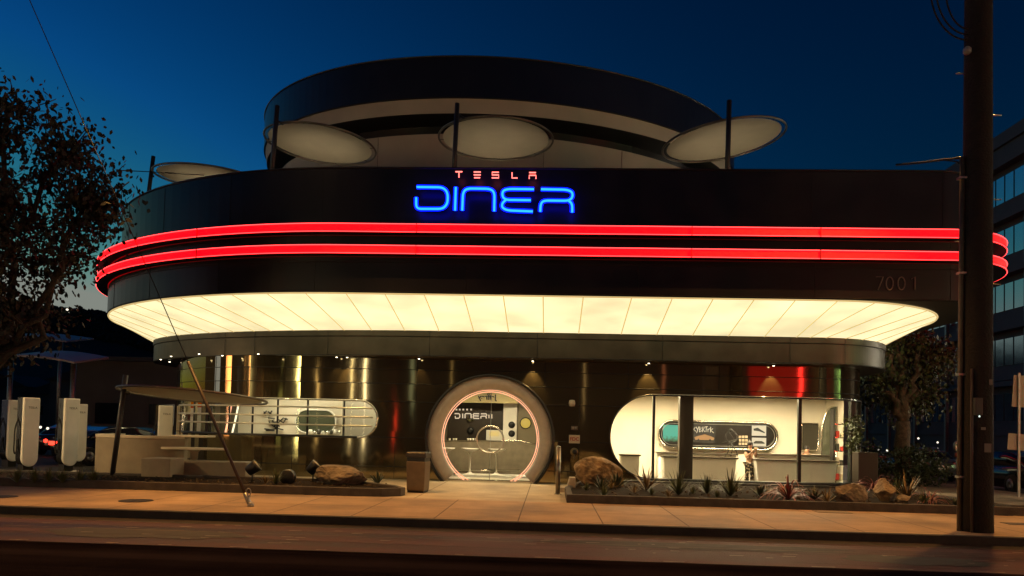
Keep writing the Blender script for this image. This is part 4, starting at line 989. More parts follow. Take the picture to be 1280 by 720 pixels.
t = empty('dark_partition', (kp_(262,520,25.3).x, 25.3, .16)); tag(t, 'dark green partition inside the left part of the slot window', 'partition')
p0, p1 = kp_(238,520,25.3), kp_(309,520,25.3); mb = MB(); mb.box((0,0,1.5), (p1.x-p0.x,.1,3.0)); mb.build('panel', mat('dark_green_panel', (.06,.065,.045), .35), t)
for k, dx in enumerate((.55, .8)):
    mb = MB(); mb.tube([(dx+.35*math.sin(u*1.2), -.12, .9+1.9*u) for u in [k2/14 for k2 in range(15)]], .03, 6); mb.build('curved_trim', [peach_tube, emat('cream_tube', (1,.85,.55), 1.6)][k], t)
mb = MB(); mb.box((-.55,-.1,2.15), (.5,.04,.5)); mb.build('menu_frame', mat('menu_pale', (.45,.42,.3), .4), t)

# ------------------------------------------------------------------ people
def skinned(name, verts, edges, radii, m_, parent=None, loc=(0,0,0), root=0, sub_=2):
    me = bpy.data.meshes.new(name); me.from_pydata(verts, edges, []); me.update(); o = bpy.data.objects.new(name, me); COL.objects.link(o); o.location = loc
    sk = o.modifiers.new('skin', 'SKIN'); sk.use_smooth_shade = True
    if not me.skin_vertices: me.attributes  # layer is made by the modifier
    bpy.context.view_layer.update()
    for i, v in enumerate(me.skin_vertices[0].data):
        r = radii[i]; v.radius = r if isinstance(r, tuple) else (r, r); v.use_root = (i == root)
    ss_ = o.modifiers.new('subsurf', 'SUBSURF'); ss_.levels = sub_; ss_.render_levels = sub_
    me.materials.append(m_)
    if parent: o.parent = parent
    return o
def person_fig(loc, rz, h, label, kind):
    k = h/1.65; V = lambda x, y, z: (x*k, y*k, z*k)
    t = empty('person', loc, rz); tag(t, label, 'person')
    if kind == 'stand':
        J = [V(0,0,.92), V(0,.01,1.08), V(0,0,1.26), V(0,0,1.38), V(0,-.01,1.45), V(0,-.02,1.53), V(0,-.015,1.61),
             V(.155,0,1.35), V(.22,-.08,1.13), V(.08,-.24,1.34), V(.04,-.27,1.41), V(-.155,0,1.35), V(-.23,-.06,1.12), V(-.10,-.24,1.32), V(-.04,-.27,1.40),
             V(.09,0,.86), V(.11,-.03,.48), V(.12,.02,.09), V(.12,-.12,.03), V(-.09,0,.86), V(-.10,0,.48), V(-.12,.04,.09), V(-.13,-.10,.03)]
        E_ = [(0,1),(1,2),(2,3),(3,4),(4,5),(5,6),(3,7),(7,8),(8,9),(9,10),(3,11),(11,12),(12,13),(13,14),(0,15),(15,16),(16,17),(17,18),(0,19),(19,20),(20,21),(21,22)]
        Rr = [.13,.10,.125,.09,.05,.085,.07,.055,.042,.032,.028,.055,.042,.032,.028,.085,.06,.04,.035,.085,.06,.04,.035]
    else:
        J = [V(0,0,.50), V(0,.01,.68), V(0,0,.86), V(0,0,.99), V(0,-.01,1.06), V(0,-.02,1.14), V(0,-.015,1.22),
             V(.17,0,.96), V(.24,-.05,.74), V(.12,-.28,.72), V(.05,-.34,.74), V(-.17,0,.96), V(-.28,-.08,.80), V(-.34,-.26,.92), V(-.36,-.32,1.0),
             V(.10,-.05,.48), V(.13,-.45,.48), V(.13,-.45,.09), V(.13,-.57,.04), V(-.10,-.05,.48), V(-.13,-.45,.48), V(-.13,-.45,.09), V(-.13,-.57,.04)]
        E_ = [(0,1),(1,2),(2,3),(3,4),(4,5),(5,6),(3,7),(7,8),(8,9),(9,10),(3,11),(11,12),(12,13),(13,14),(0,15),(15,16),(16,17),(17,18),(0,19),(19,20),(20,21),(21,22)]
        Rr = [.15,.13,.145,.10,.06,.09,.075,.07,.052,.038,.03,.07,.052,.038,.03,.09,.065,.045,.035,.09,.065,.045,.035]
    hs = [len(J)]  # short fingers, rooted in each palm
    for w0, sgn in ((10, 1), (14, -1)):
        b0 = Vector(J[w0])
        for f in range(4):
            dx = (f-1.5)*.018*k; i = len(J); J += [tuple(b0+Vector((dx, -.012, .045*k))), tuple(b0+Vector((dx*1.1-.02*sgn*k, -.03*k, (.078-.006*abs(f-1.5))*k)))]; E_ += [(w0, i), (i, i+1)]; Rr += [.0095, .008]
        i = len(J); J += [tuple(b0+Vector((.035*sgn*k, -.01, .02*k))), tuple(b0+Vector((.045*sgn*k, -.035*k, .045*k)))]; E_ += [(w0, i), (i, i+1)]; Rr += [.011, .009]
    skinned('body', J, E_, [r*k for r in Rr], skin_m, t)
    hd = Vector(J[6])
    hz = Vector(J[5])
    mb = MB(); mb.lathe([(.02,-.02),(.088,.03),(.098,.08),(.085,.13),(.04,.165)], hz+Vector((0,.012,0)), 16); mb.build('hair', hair_m, t)
    if kind == 'stand':
        mb = MB(); mb.lathe([(.015,-.05),(.045,-.02),(.045,.02),(.015,.05)], hz+Vector((0,.06,.16)), 12); mb.build('hair_bun', hair_m, t)
    mb = MB(); mb.lathe([(.012,-.012),(.012,.012)], hz+Vector((.033,-.082,.035)), 8); mb.lathe([(.012,-.012),(.012,.012)], hz+Vector((-.033,-.082,.035)), 8); mb.box(hz+Vector((0,-.095,.005)), (.02,.03,.04)); mb.build('face', mat('face_dark', (.2,.1,.07), .5), t)
    up = [2,3,7,8,11,12] if kind == 'stand' else [0,1,2,3,7,8,11,12]
    idx = {v: n for n, v in enumerate(up)}
    ee = [(idx[a], idx[b]) for a, b in E_ if a in idx and b in idx]
    vv = [J[i] for i in up]
    if kind == 'stand': vv[3] = tuple(Vector(J[7]).lerp(Vector(J[8]), .3)); vv[5] = tuple(Vector(J[11]).lerp(Vector(J[12]), .3))
    skinned('top', vv, ee, [Rr[i]*k+.012 for i in up], black_cloth, t)
    lo = [0,15,16,17,19,20,21]; idx = {v: n for n, v in enumerate(lo)}; ee = [(idx[a], idx[b]) for a, b in E_ if a in idx and b in idx]
    skinned('trousers', [J[i] for i in lo], ee, [max(Rr[i]*k+.014, .075) for i in lo], patt if kind == 'stand' else black_cloth, t)
    return t
p = at(937, 580, 24.75); wm = person_fig((p.x, 24.75, .04), .45, 1.52, 'woman in cropped black top and patterned trousers holding both hands to her mouth', 'stand')
mb = MB(); mb.box((0,-.29,1.36), (.09,.05,.05)); mb.build('held_snack', mat('snack', (.5,.38,.22), .6), wm)
p = at(1008, 570, 26.2); person_fig((p.x, 26.2, .04), .3, 1.85, 'dark haired man in black shirt seated behind the counter near the window post', 'sit')
t = empty('lounge_stool', (p.x, 26.22, .04)); tag(t, 'black padded stool under the seated man', 'stool'); mb = MB(); mb.lathe([(.2,0),(.2,.02),(.03,.04),(.03,.36),(.1,.38)], (0,0,0), 16); mb.build('pedestal', chrome, t); mb = MB(); mb.lathe([(.18,.38),(.2,.41),(.19,.44),(.05,.45)], (0,0,0), 16); mb.build('seat', black, t)

# ------------------------------------------------------------------ furniture on the left terrace
def curved_wall(name, px0, px1, Yf, ztop, label, depth, m_, seg=14):
    pass
# round booth wall
ca = atz(160, 598, .15)
t = empty('booth_wall', (-13.0, 21.9, .15)); tag(t, 'curved cast stone booth wall with a pale rounded coping on the left terrace', 'booth wall')
pb = [atz(112, 592, .15), atz(118, 593, .15), atz(160, 596, .15), atz(185, 592, .15)]
pts = [(-14.1,23.6),(-14.15,22.6),(-13.9,21.9),(-13.3,21.45),(-12.6,21.3),(-11.9,21.35),(-11.35,21.6),(-11.1,22.0)]
sm = rounded([(x, y, 0) for x, y in pts], .5, 5)
def ribbon(pts, th, z0, z1):
    mb = MB(); rings = []
    for i, p in enumerate(pts):
        a = Vector(pts[max(i-1, 0)]); b = Vector(pts[min(i+1, len(pts)-1)]); d = (b-a).normalized(); n = Vector((-d.y, d.x, 0)); p = Vector(p)
        rings.append([p+Vector((0,0,z0)), p+Vector((0,0,z1)), p+n*th+Vector((0,0,z1)), p+n*th+Vector((0,0,z0))])
    mb.loft(rings, capa=True, capb=True); return mb
sub(ribbon(sm, .16, .15, 1.28).build('wall_body', booth_m), t)
sub(ribbon([Vector(p)+Vector((0,-.02,0)) for p in sm], .2, 1.28, 1.36).build('coping', mat('pale_coping', (.55,.48,.36), .5), bevel=.02), t)
# bench ring at its foot
t = empty('kerb_ring', (-12.6, 20.6, .15)); tag(t, 'low rounded pale kerb around the foot of the leaning canopy post', 'kerb ring')
pts = rounded([(-13.9,21.0,0),(-13.6,20.3,0),(-12.9,19.95,0),(-12.0,19.9,0)], .4, 5)
sub(ribbon(pts, .14, .15, .3).build('kerb_body', concrete), t)
# square planters / seats
def stone_block(px0, px1, pyt, pyb, Y, dep, label, nm='stone_seat'):
    a = at(px0, pyb, Y); b = at(px1, pyb, Y); zt = at((px0+px1)/2, pyt, Y).z; w_ = b.x-a.x
    o = empty(nm, ((a.x+b.x)/2, Y+dep/2, .15)); tag(o, label, 'stone seat', 'cast stone seats on the terrace')
    mb = MB(); frustum(mb, (0,0,0), (w_-.04,dep), (w_,dep), zt-.15); mb.build('block', booth_m, o, bevel=.025)
    return o, zt, w_
stone_block(175, 212, 573, 603, 19.7, .8, 'cube shaped cast stone seat left of the long one')
o, zt, w_ = stone_block(216, 307, 577, 600, 20.6, .7, 'long low cast stone bench under the pale table')
t = empty('bench_table', (at(243,560,21.5).x, 21.5, .15)); tag(t, 'thin pale table top on a splayed leg behind the long stone bench', 'table')
a, b = at(203,558.5,21.5), at(283,558.5,21.5); zt = a.z-.15
mb = MB(); mb.prism([(x, y, zt-.05) for x, y, z in [(q[0], q[2], 0) for q in pill(0,0,b.x-a.x,.75,0)]], (0,0,.05)); mb.build('table_top', mat('pale_coping', ()), t)
mb = MB(); mb.lathe([(.22,0),(.1,.1),(.07,.3),(.12,zt-.12),(.2,zt-.05)], (0,0,0), 16); mb.build('leg', booth_m, t)
t = empty('side_table', (-10.95, 22.2, .15)); tag(t, 'pale slab table on a square leg between the booth wall and the charger', 'table')
a, b = at(186,542,22.0), at(206,542,22.0)
mb = MB(); mb.box((0,0,a.z-.2), (1.1,.7,.06)); mb.build('table_top', mat('pale_coping', ()), t, bevel=.01); mb = MB(); mb.box((-.35,0,(a.z-.2)/2), (.14,.5,a.z-.23)); mb.build('leg', booth_m, t)
# canopy on the leaning post
cc = at(239, 494.5, 20.3)
b0 = atz(138, 592, .15)
g = shade((cc.x, 20.45, cc.z), 2.02, 1.75, -.085, .045, (at(140,590,19.9).x, 19.9), 'flat pale oval canopy on a leaning post over the terrace seats', 3.06, .15, .28, 'oval shade discs on poles')

# chargers ------------------------------------------------------------------
CH = None
def charger(px, py_t, py_b, Y, label, rz):
    global CH
    p = at(px, py_b, Y); H = at(px, py_t, Y).z
    if CH is None:
        t = empty('car_charger'); w_ = .5; r = w_/2; n = 16
        prof = [(w_/2, 0, 2.28), (-w_/2, 0, 2.28)]+[(-r*math.cos(pi*k/n), 0, r+.0-r*1.15*math.sin(pi*k/n)+.05) for k in range(n+1)]
        mb = MB(); mb.prism(prof, (0,.10,0)); mb.build('front_shell', white_m, t, bevel=.03)
        mb = MB(); mb.prism([(x*.96, .1, z) for x, y, z in prof], (0,.28,0)); mb.build('black_body', mat('charger_black', (.01,.01,.01), .2), t)
        mb = MB(); mb.box((0,.24,.0), (.3,.3,.5)); mb.box((0,.24,-.2), (.42,.42,.04)); mb.build('plinth', black, t)
        text_mesh('lettering', 'TESLA', .1, .001, mat('letter_dark', (.05,.04,.03), .5), (0.02,-.004,1.95), parent=t)
        mb = MB(); mb.tube(rounded([(-.2,.3,1.7),(-.34,.28,1.3),(-.36,.26,.5),(-.3,.25,.4),(-.25,.25,.9)], .15, 5), .02, 6); mb.build('cable', rubber, t)
        CH = t; c = t
    else: c = copy_tree(CH)
    k = (H-.3)/2.1
    c.location = (p.x, Y, .06+.18); c.rotation_euler = (0,0,rz); c.scale = (1,1,(H-.24)/2.28)
    tag(c, label, 'car charger', 'white car chargers'); return c
charger(37, 497, 583, 22.6, 'tall white rounded car charger nearest the left edge, lettering near its top', 1.12)
charger(88, 498, 577, 23.4, 'second tall white car charger with a narrower one right behind it', 1.12)
charger(17.5, 500, 573, 25.0, 'dim car charger half hidden by the black side of the leftmost big one', 1.3)
charger(99.5, 505, 568, 26.0, 'narrow slice of a white charger right behind the second one', 1.15)
charger(206, 507, 563, 26.0, 'white car charger by itself beside the slot window bars', .8)

# cars ----------------------------------------------------------------------
def car(paint, name='parked_car'):
    t = empty(name); L = 4.6
    # (x, halfwidth, z_bottom, z_shoulder)
    sec = [(-2.3,.55,.45,.78),(-2.22,.74,.32,.92),(-1.9,.86,.24,.99),(-1.0,.9,.2,.98),(0,.91,.2,.95),(1.0,.9,.2,.92),(1.8,.86,.24,.80),(2.2,.72,.32,.68),(2.3,.5,.42,.58)]
    mb = MB(); rings = []
    for x, w_, z0, z1 in sec:
        zm = (z0+z1)/2; rings.append([(x,-w_*.9,z0),(x,-w_,zm),(x,-w_*.95,z1-.08),(x,-w_*.8,z1),(x,w_*.8,z1),(x,w_*.95,z1-.08),(x,w_,zm),(x,w_*.9,z0)])
    mb.loft(rings, capa=True, capb=True, smooth=True); mb.build('body', paint, t)
    mb = MB(); rings = []
    for x, w_, z in ((-1.95,.72,.97),(-1.35,.68,1.28),(-.7,.64,1.42),(.0,.64,1.44),(.6,.66,1.3),(1.35,.74,.9)):
        rings.append([(x,-.78,.88),(x,-w_,z-.03),(x,-w_*.85,z),(x,w_*.85,z),(x,w_,z-.03),(x,.78,.88)])
    mb.loft(rings, capa=True, capb=True, smooth=True); mb.build('cabin_glass', car_glass, t)
    mb = MB(); mb.loft([[(x,-w_,z+.012),(x,w_,z+.012),(x,w_,z-.015),(x,-w_,z-.015)] for x, w_, z in ((-1.3,.58,1.29),(-.7,.56,1.43),(0,.56,1.45),(.5,.57,1.34))], capa=True, capb=True); mb.build('roof', paint, t)
    for x in (-1.4, 1.4):
        for y in (-.86, .86):
            Mx = Matrix.Rotation(pi/2, 4, 'X'); mb = MB(); mb.lathe([(.2,-.1),(.33,-.1),(.34,0),(.33,.1),(.2,.1)], (x,y,.34), 20, Mx); wh = mb.build('wheel', rubber, t)
            mb = MB(); mb.lathe([(.2,-.105),(.05,-.11),(.05,.11),(.2,.105)], (x,y,.34), 12, Mx); mb.build('rim', grey_metal, wh)
    for y in (-.6, .6):
        mb = MB(); mb.box((-2.24,y,.80), (.1,.34,.14)); mb.build('tail_lamp', mat('unlit_tail', (.2,.01,.01), .2), t, bevel=.02)
        mb = MB(); mb.box((2.2,y,.62), (.12,.3,.1)); mb.build('headlight', mat('unlit_headlight', (.4,.4,.38), .1), t, bevel=.02)
    mb = MB(); mb.box((-2.31,0,.55), (.02,.4,.14)); mb.build('number_plate', mat('plate_white', (.5,.48,.42), .5), t)
    return t
base_car = car(paint_car)
def place(o, x, y, z, rz, label, lit=False, grey=False):
    o.location = (x, y, z); o.rotation_euler = (0,0,rz); tag(o, label, 'car', 'parked cars')
    for ch in o.children:
        if lit and ch.name.startswith('tail_lamp'): ch.data = ch.data.copy(); ch.data.materials[0] = red_lamp
        if lit == 'head' and ch.name.startswith('headlight'): ch.data = ch.data.copy(); ch.data.materials[0] = lamp_w
        if grey and (ch.name.startswith('body') or ch.name.startswith('roof')): ch.data = ch.data.copy(); ch.data.materials[0] = paint_grey
cars = [base_car]+[copy_tree(base_car) for k in range(6)]
p = at(107, 543, 27); place(cars[0], p.x-.6, 29.2, .06, pi/2, 'dark car with a glowing red tail lamp parked behind the second charger', True)
p = at(58, 540, 33); place(cars[1], p.x, 35.2, .06, pi/2+.1, 'dark car with lit lamps between the two big chargers, further back')
p = at(170, 532, 27.5); place(cars[2], p.x, 27.8, .06, .15, 'black car parked behind the curved booth wall')
place(cars[3], 16.6, 34.5, 0, pi/2, 'dark car at the kerb behind the leafy bush right of the diner', False, True)
place(cars[4], 16.7, 27.6, 0, pi/2, 'dark car at the side street kerb between parking meter and signpost')
place(cars[5], 16.6, 41.5, 0, pi/2, 'farthest dark car on the side street beyond the tree', False, True)
place(cars[6], 24.5, 33.0, 0, -pi/2, 'dark car across the side street below the office block')
# small dots of far lamps
def dot(px, py, Y, r, m_, nm, label, grp):
    p = at(px, py, Y); mb = MB(); mb.lathe([(.01,-r),(r*.8,-r*.6),(r,0),(r*.8,r*.6),(.01,r)], (0,0,0), 8); o = mb.build(nm, m_); o.location = p; tag(o, label, 'lamp', grp)
    return o
dotw = emat('far_lamp_white', (1,.9,.7), 1.6)
for k, (px, py) in enumerate(((87,391),(97,393),(91,396),(84,387))): dot(px, py, 290, .32+.05*k, dotw, 'house_light', 'tiny white house light on the dark hill crest', 'house lights on the hill')
for px, py in ((50.5,534),(59.5,535.5)): dot(px, py, 32.5, .06, dotw, 'lamp', 'small white lamp dot between the two big chargers', 'white dots between the chargers')
dot(57, 551, 32.4, .09, red_lamp, 'lamp', 'dim red lamp dot between the two big chargers', None)
for k, (px, py) in enumerate(((1099,562),(1109,563),(1148,548),(1172,553),(1172,561))): dot(px, py, 40+k, .055, dotw, 'lamp', 'tiny white lamp dot in the dark behind the right tree', 'white dots behind the right tree')

# ------------------------------------------------------------------ street furniture
# utility pole with conduit and cables
b0 = atz(1220, 664, .15)
t = empty('utility_pole', (b0.x, b0.y, .15)); tag(t, 'tall dark wooden utility pole with metal conduit at the right kerb', 'utility pole')
mb = MB(); rp = random.Random(2)
mb.tube([(0,0,z) for z in (0,1.5,3,5,7,9,11,12.5)], [.285,.272,.262,.252,.243,.236,.23,.225], 20); mb.build('shaft', wood_pole, t)
mb = MB(); mb.tube([(-.31,-.02,0),(-.31,-.02,2.2),(-.30,-.02,5),(-.29,-.02,7.0)], .045, 10); mb.build('conduit', mat('conduit_metal', (.09,.075,.06), .55, .4, noise_amt=.2, noise_scale=8), t)
mb = MB(); mb.tube([(-.2,-.22,.0),(-.2,-.2,3.0)], .025, 8); mb.build('ground_wire_guard', mat('guard_dark', (.05,.04,.035), .6), t)
mb = MB(); mb.box((-.13,-.27,2.3), (.13,.1,.32)); bx = mb.build('junction_box', mat('box_dark', (.03,.035,.035), .5), t, bevel=.01)
mb = MB(); mb.lathe([(.018,0),(.012,.01)], (-.13,-.325,2.12), 10, Matrix.Rotation(pi/2,4,'X')); mb.build('indicator', emat('indicator', (.8,1,.9), 1.2), bx)
for z, sg in ((4.6,1),(5.4,-1),(6.2,1),(7.0,-1),(7.8,1),(8.6,-1)): mb = MB(); mb.tube([(sg*.2,-.02,z),(sg*.42,-.02,z)], .012, 6); mb.build('climbing_step', grey_metal, t)
for z_, w_, h_, x_ in ((1.55,.12,.16,.05),(1.9,.08,.05,-.03),(2.75,.06,.1,.1)): mb = MB(); mb.box((x_,-.272,z_), (w_,.008,h_)); mb.build('tag', mat('aluminium_tag', (.16,.15,.13), .5), t)
for z in (1.0, 2.9, 4.8, 6.6): mb = MB(); mb.box((-.3,-.02,z), (.13,.13,.04)); mb.build('strap', grey_metal, t)
mb = MB(); q = at(1209,63,14.0)-Vector(t.location); mb.lathe([(.03,-.08),(.07,-.04),(.07,.03),(.03,.07)], q, 12); mb.build('insulator', mat('insulator_grey', (.25,.25,.25), .3), t)
mb = MB()
for x0, sag in ((1163, 52), (1170, 45), (1182, 38)):
    a = at(x0, -12, 14.1); b = at(1210, sag-2, 14.1); pts = []
    for k in range(15):
        u = k/14; pts.append(Vector((a.x+(b.x-a.x)*(1-math.cos(u*pi/2))*.9+(b.x-a.x)*.1*u, 14.1, a.z+(b.z-a.z)*math.sin(u*pi/2)))-Vector(t.location))
    mb.tube(pts, .016, 5)
mb.build('cable_loop', rubber, t)
a = at(1120, 206, 14.2); b = at(1206, 197, 14.2)
mb = MB(); mb.tube([a, at(1150,203.5,14.2), at(1180,199.5,14.2), b], .02, 6); mb.tube([at(1180,200,14.2), at(1196,202,14.2), at(1204,208,14.2)], .014, 5); 
for o in (mb.build('service_bracket', rubber),): sub(o, t)
# guy wire with rod at the kerb
g0 = atz(313.5, 633, .15); g1 = at(235, 452, 14.75); g2 = at(37, 0, 14.75)
t = empty('guy_wire', tuple(g0)); tag(t, 'slanting guy wire with a thick guard rising from the sidewalk in front of the diner', 'guy wire')
mb = MB(); mb.tube([g1, g1+(g2-g1)*1.25], .0095, 6); sub(mb.build('wire', rubber), t)
mb = MB(); mb.tube([g0+(g1-g0)*.05, g1], .034, 8); sub(mb.build('guard', mat('guard_brown', (.028,.014,.010), .5)), t)
mb = MB(); mb.tube([g0, g0+(g1-g0)*.09], .05, 8); mb.tube([g0+Vector((-.06+.05*math.cos(u), 0, .28+.08*math.sin(u))) for u in [2*pi*k/14 for k in range(14)]], .012, 6, closed=True); mb.lathe([(.07,0),(.06,.05),(.03,.09)], g0, 12); sub(mb.build('anchor_eye', grey_metal), t)
# thin wire at roof level on the left
t = empty('overhead_wire', tuple(at(183,214,24))); tag(t, 'thin cable from the left tree to the far left roof pole', 'cable')
mb = MB(); mb.tube([at(150,213,19), at(183,214.5,24), at(255,219,24.5)], .015, 5); sub(mb.build('cable', rubber), t)

# parking meter
t = empty('parking_meter', tuple(atz(1196.5, 608, .15))); tag(t, 'grey parking meter on its post left of the utility pole', 'parking meter')
mb = MB(); mb.tube([(0,0,0),(0,0,1.05)], .045, 10); mb.lathe([(.09,0),(.08,.02)], (0,0,0), 12); mb.build('post', grey_metal, t)
mb = MB(); mb.lathe([(.07,1.03),(.09,1.08),(.085,1.2),(.06,1.22)], (0,0,0), 14); mb.build('collar', mat('meter_red', (.25,.05,.03), .4), t)
mb = MB(); mb.prism([(.14*math.cos(u)*.95, -.07, 1.43+.2*math.sin(u)) for u in [2*pi*k/24 for k in range(24)]], (0,.14,0)); hd = mb.build('head', mat('meter_grey', (.35,.33,.28), .35, .6), t, bevel=.02)
mb = MB(); mb.lathe([(.075,0),(.07,.02),(.02,.021)], (0,-.07,1.5), 16, Matrix.Rotation(pi/2,4,'X')); mb.build('dial', mat('dial_glass', (.02,.02,.02), .1), hd)
# sign post with two plates
g0 = atz(1273.5, 621, .15)
t = empty('sign_post', tuple(g0)); tag(t, 'metal signpost with two pale plates at the right edge of the picture', 'signpost')
a = at(1273.5, 466, g0.y)
mb = MB(); mb.box((0,0,(a.z-.15)/2), (.06,.04,a.z-.15)); mb.build('post', grey_metal, t)
for x0, y0, x1, y1 in ((1267,469,1284,509),(1261,542,1283,563)):
    p0, p1 = at(x0,y0,g0.y), at(x1,y1,g0.y); mb = MB(); mb.box(((p0.x+p1.x)/2-g0.x, .04, (p0.z+p1.z)/2-.15), (p1.x-p0.x,.01,p0.z-p1.z), Matrix.Rotation(.06,4,'Y')); pl = mb.build('sign_plate', mat('sign_back', (.42,.36,.26), .5, .2), t)
    mb = MB(); mb.box(((p0.x+p1.x)/2-g0.x-.06, .033, (p0.z+p1.z)/2-.15), (.02,.004,(p0.z-p1.z)*.6)); mb.build('stiffener', grey_metal, pl)
p = at(1283, 500, 22.0)
# manholes
for px, py, r_, lab in ((170,626,.33,'round dark manhole cover on the left sidewalk'), (3,621,.28,'dark cover at the far left edge of the sidewalk')):
    p = atz(px, py, .152); mb = MB(); mb.lathe([(r_,0),(r_,.008),(r_-.03,.010)], (0,0,0), 28); o = mb.build('manhole_cover', mat('cast_iron', (.03,.025,.022), .6, .5, bump=.8, bump_scale=60)); o.location = (p.x, p.y, .151); tag(o, lab, 'manhole cover')
p = atz(1040, 640, .15); mb = MB(); mb.box((0,0,.004), (.75,.4,.008)); o = mb.build('utility_cover', mat('cover_conc', (.2,.16,.12), .8, noise_amt=.3)); o.location = (p.x, p.y, .151); tag(o, 'rectangular utility cover in the sidewalk below the picture window', 'utility cover')
p = atz(1272, 655, .15); mb = MB(); mb.box((0,0,.004), (.5,.35,.008)); o = mb.build('utility_cover', mat('cover_dark', (.05,.04,.035), .8, noise_amt=.3)); o.location = (p.x, p.y, .151); tag(o, 'dark rectangular cover in the sidewalk right of the utility pole', 'utility cover')

# ------------------------------------------------------------------ trees
def leaf(mb, p, d, L, w, r):
    d = d.normalized(); s_ = d.cross(Vector((r.uniform(-1,1), r.uniform(-1,1), r.uniform(-1,1)))).normalized()
    mb.add([p, p+d*L*.4+s_*w/2, p+d*L*.8+s_*w*.3, p+d*L, p+d*L*.8-s_*w*.3, p+d*L*.4-s_*w/2], [(0,1,2,3,4,5)])
def limb(mb, p0, p1, r0, r1, r, wob=.12, n=6):
    pts = []; rs = []
    for k in range(n+1):
        u = k/n; q = p0.lerp(p1, u)+Vector((r.uniform(-1,1), r.uniform(-1,1), r.uniform(-1,1)))*wob*math.sin(pi*u)*(p1-p0).length*.25; pts.append(q); rs.append(r0+(r1-r0)*u)
    mb.tube(pts, rs, 7); return pts
def tree(name, base, stems, tips, leaf_n, Ls, m_bark, m_leaf, label, seed, droop=.5, cl_r=.45, trunk_r=.2, z_split=1.5, m_leaf2=None):
    r = random.Random(seed); t = empty(name, tuple(base)); tag(t, label, 'tree')
    mb = MB(); mt_ = MB(); fork = base+Vector((0,0,z_split))
    limb(mt_, base, fork, trunk_r, trunk_r*.8, r, .1)
    heads = []
    for s_ in stems:
        pts = limb(mt_, fork, Vector(s_), trunk_r*.55, trunk_r*.22, r, .35, 8); heads += pts[3:]
    lf = MB(); nl = 0
    for q in tips:
        q = Vector(q); h = min(heads, key=lambda a: (a-q).length+ (0 if a.z < q.z+.3 else .8)); pts = limb(mb, h, q, trunk_r*.13, .008, r, .5, 6)
        for k in range(leaf_n):
            u = r.random()**.7; i = min(5, int(u*6)); c = pts[i].lerp(pts[i+1], u*6-i) if i < 6 else pts[-1]
            off = Vector((r.gauss(0,1), r.gauss(0,1), r.gauss(0,1)))*cl_r*.5
            c = c+off; d = Vector((r.uniform(-1,1), r.uniform(-1,1), r.uniform(-1,1)-droop*2)); L = r.uniform(.6,1.25)*Ls
            lf.k = 1 if (m_leaf2 and r.random() < .35) else 0
            leaf(lf, c, d, L, L*.6, r)
    sub(mt_.build('trunk', m_bark), t); sub(mb.build('branch', m_bark), t); sub(lf.build('crown', [m_leaf, m_leaf2 or m_leaf], fix=False), t)
    return t
# left tree: branch tips laid out in its crown volume
r = random.Random(11); base = Vector((-13.2, 16.4, .3))
tips = []
def crown_ok(x, z):   # outline of the crown in its own x-z plane (metres from the trunk foot)
    return True
ctr = Vector((-13.7, 16.6, 6.4))
while len(tips) < 330:
    v = Vector((r.uniform(-1,1), r.uniform(-1,1), r.uniform(-1,1)))
    if v.length > 1: continue
    q = ctr+Vector((v.x*3.2, v.y*2.4, v.z*3.75))
    if q.x > -10.7 and (q.z > 7.1 or q.z < 4.2): continue
    if q.x > -11.4 and q.z > 8.3: continue
    if q.x > -11.8 and q.z < 5.5: continue
    tips.append(q)
tips += [Vector((-10.4+r.uniform(-.5,.35), 16.5+r.uniform(-.5,.5), 7.2+r.uniform(-1.0,.9))) for k in range(26)]
tips += [Vector((-11.1+r.uniform(-.3,.3), 16.5, 8.3+r.uniform(-.4,.5))) for k in range(8)]

tree('street_tree', base, [(-13.6,16.6,8.6),(-12.6,16.2,9.0),(-11.8,16.8,8.0),(-10.8,16.4,6.8),(-13.9,17,7),(-12.3,16,6.5),(-11.2,16.5,5.6)], tips, 46, .145, bark_dark, leaf_dark, 'big dark silhouetted tree with drooping leaves at the left edge', 12, cl_r=.5, trunk_r=.2, z_split=2.0, m_leaf2=leaf_dead)
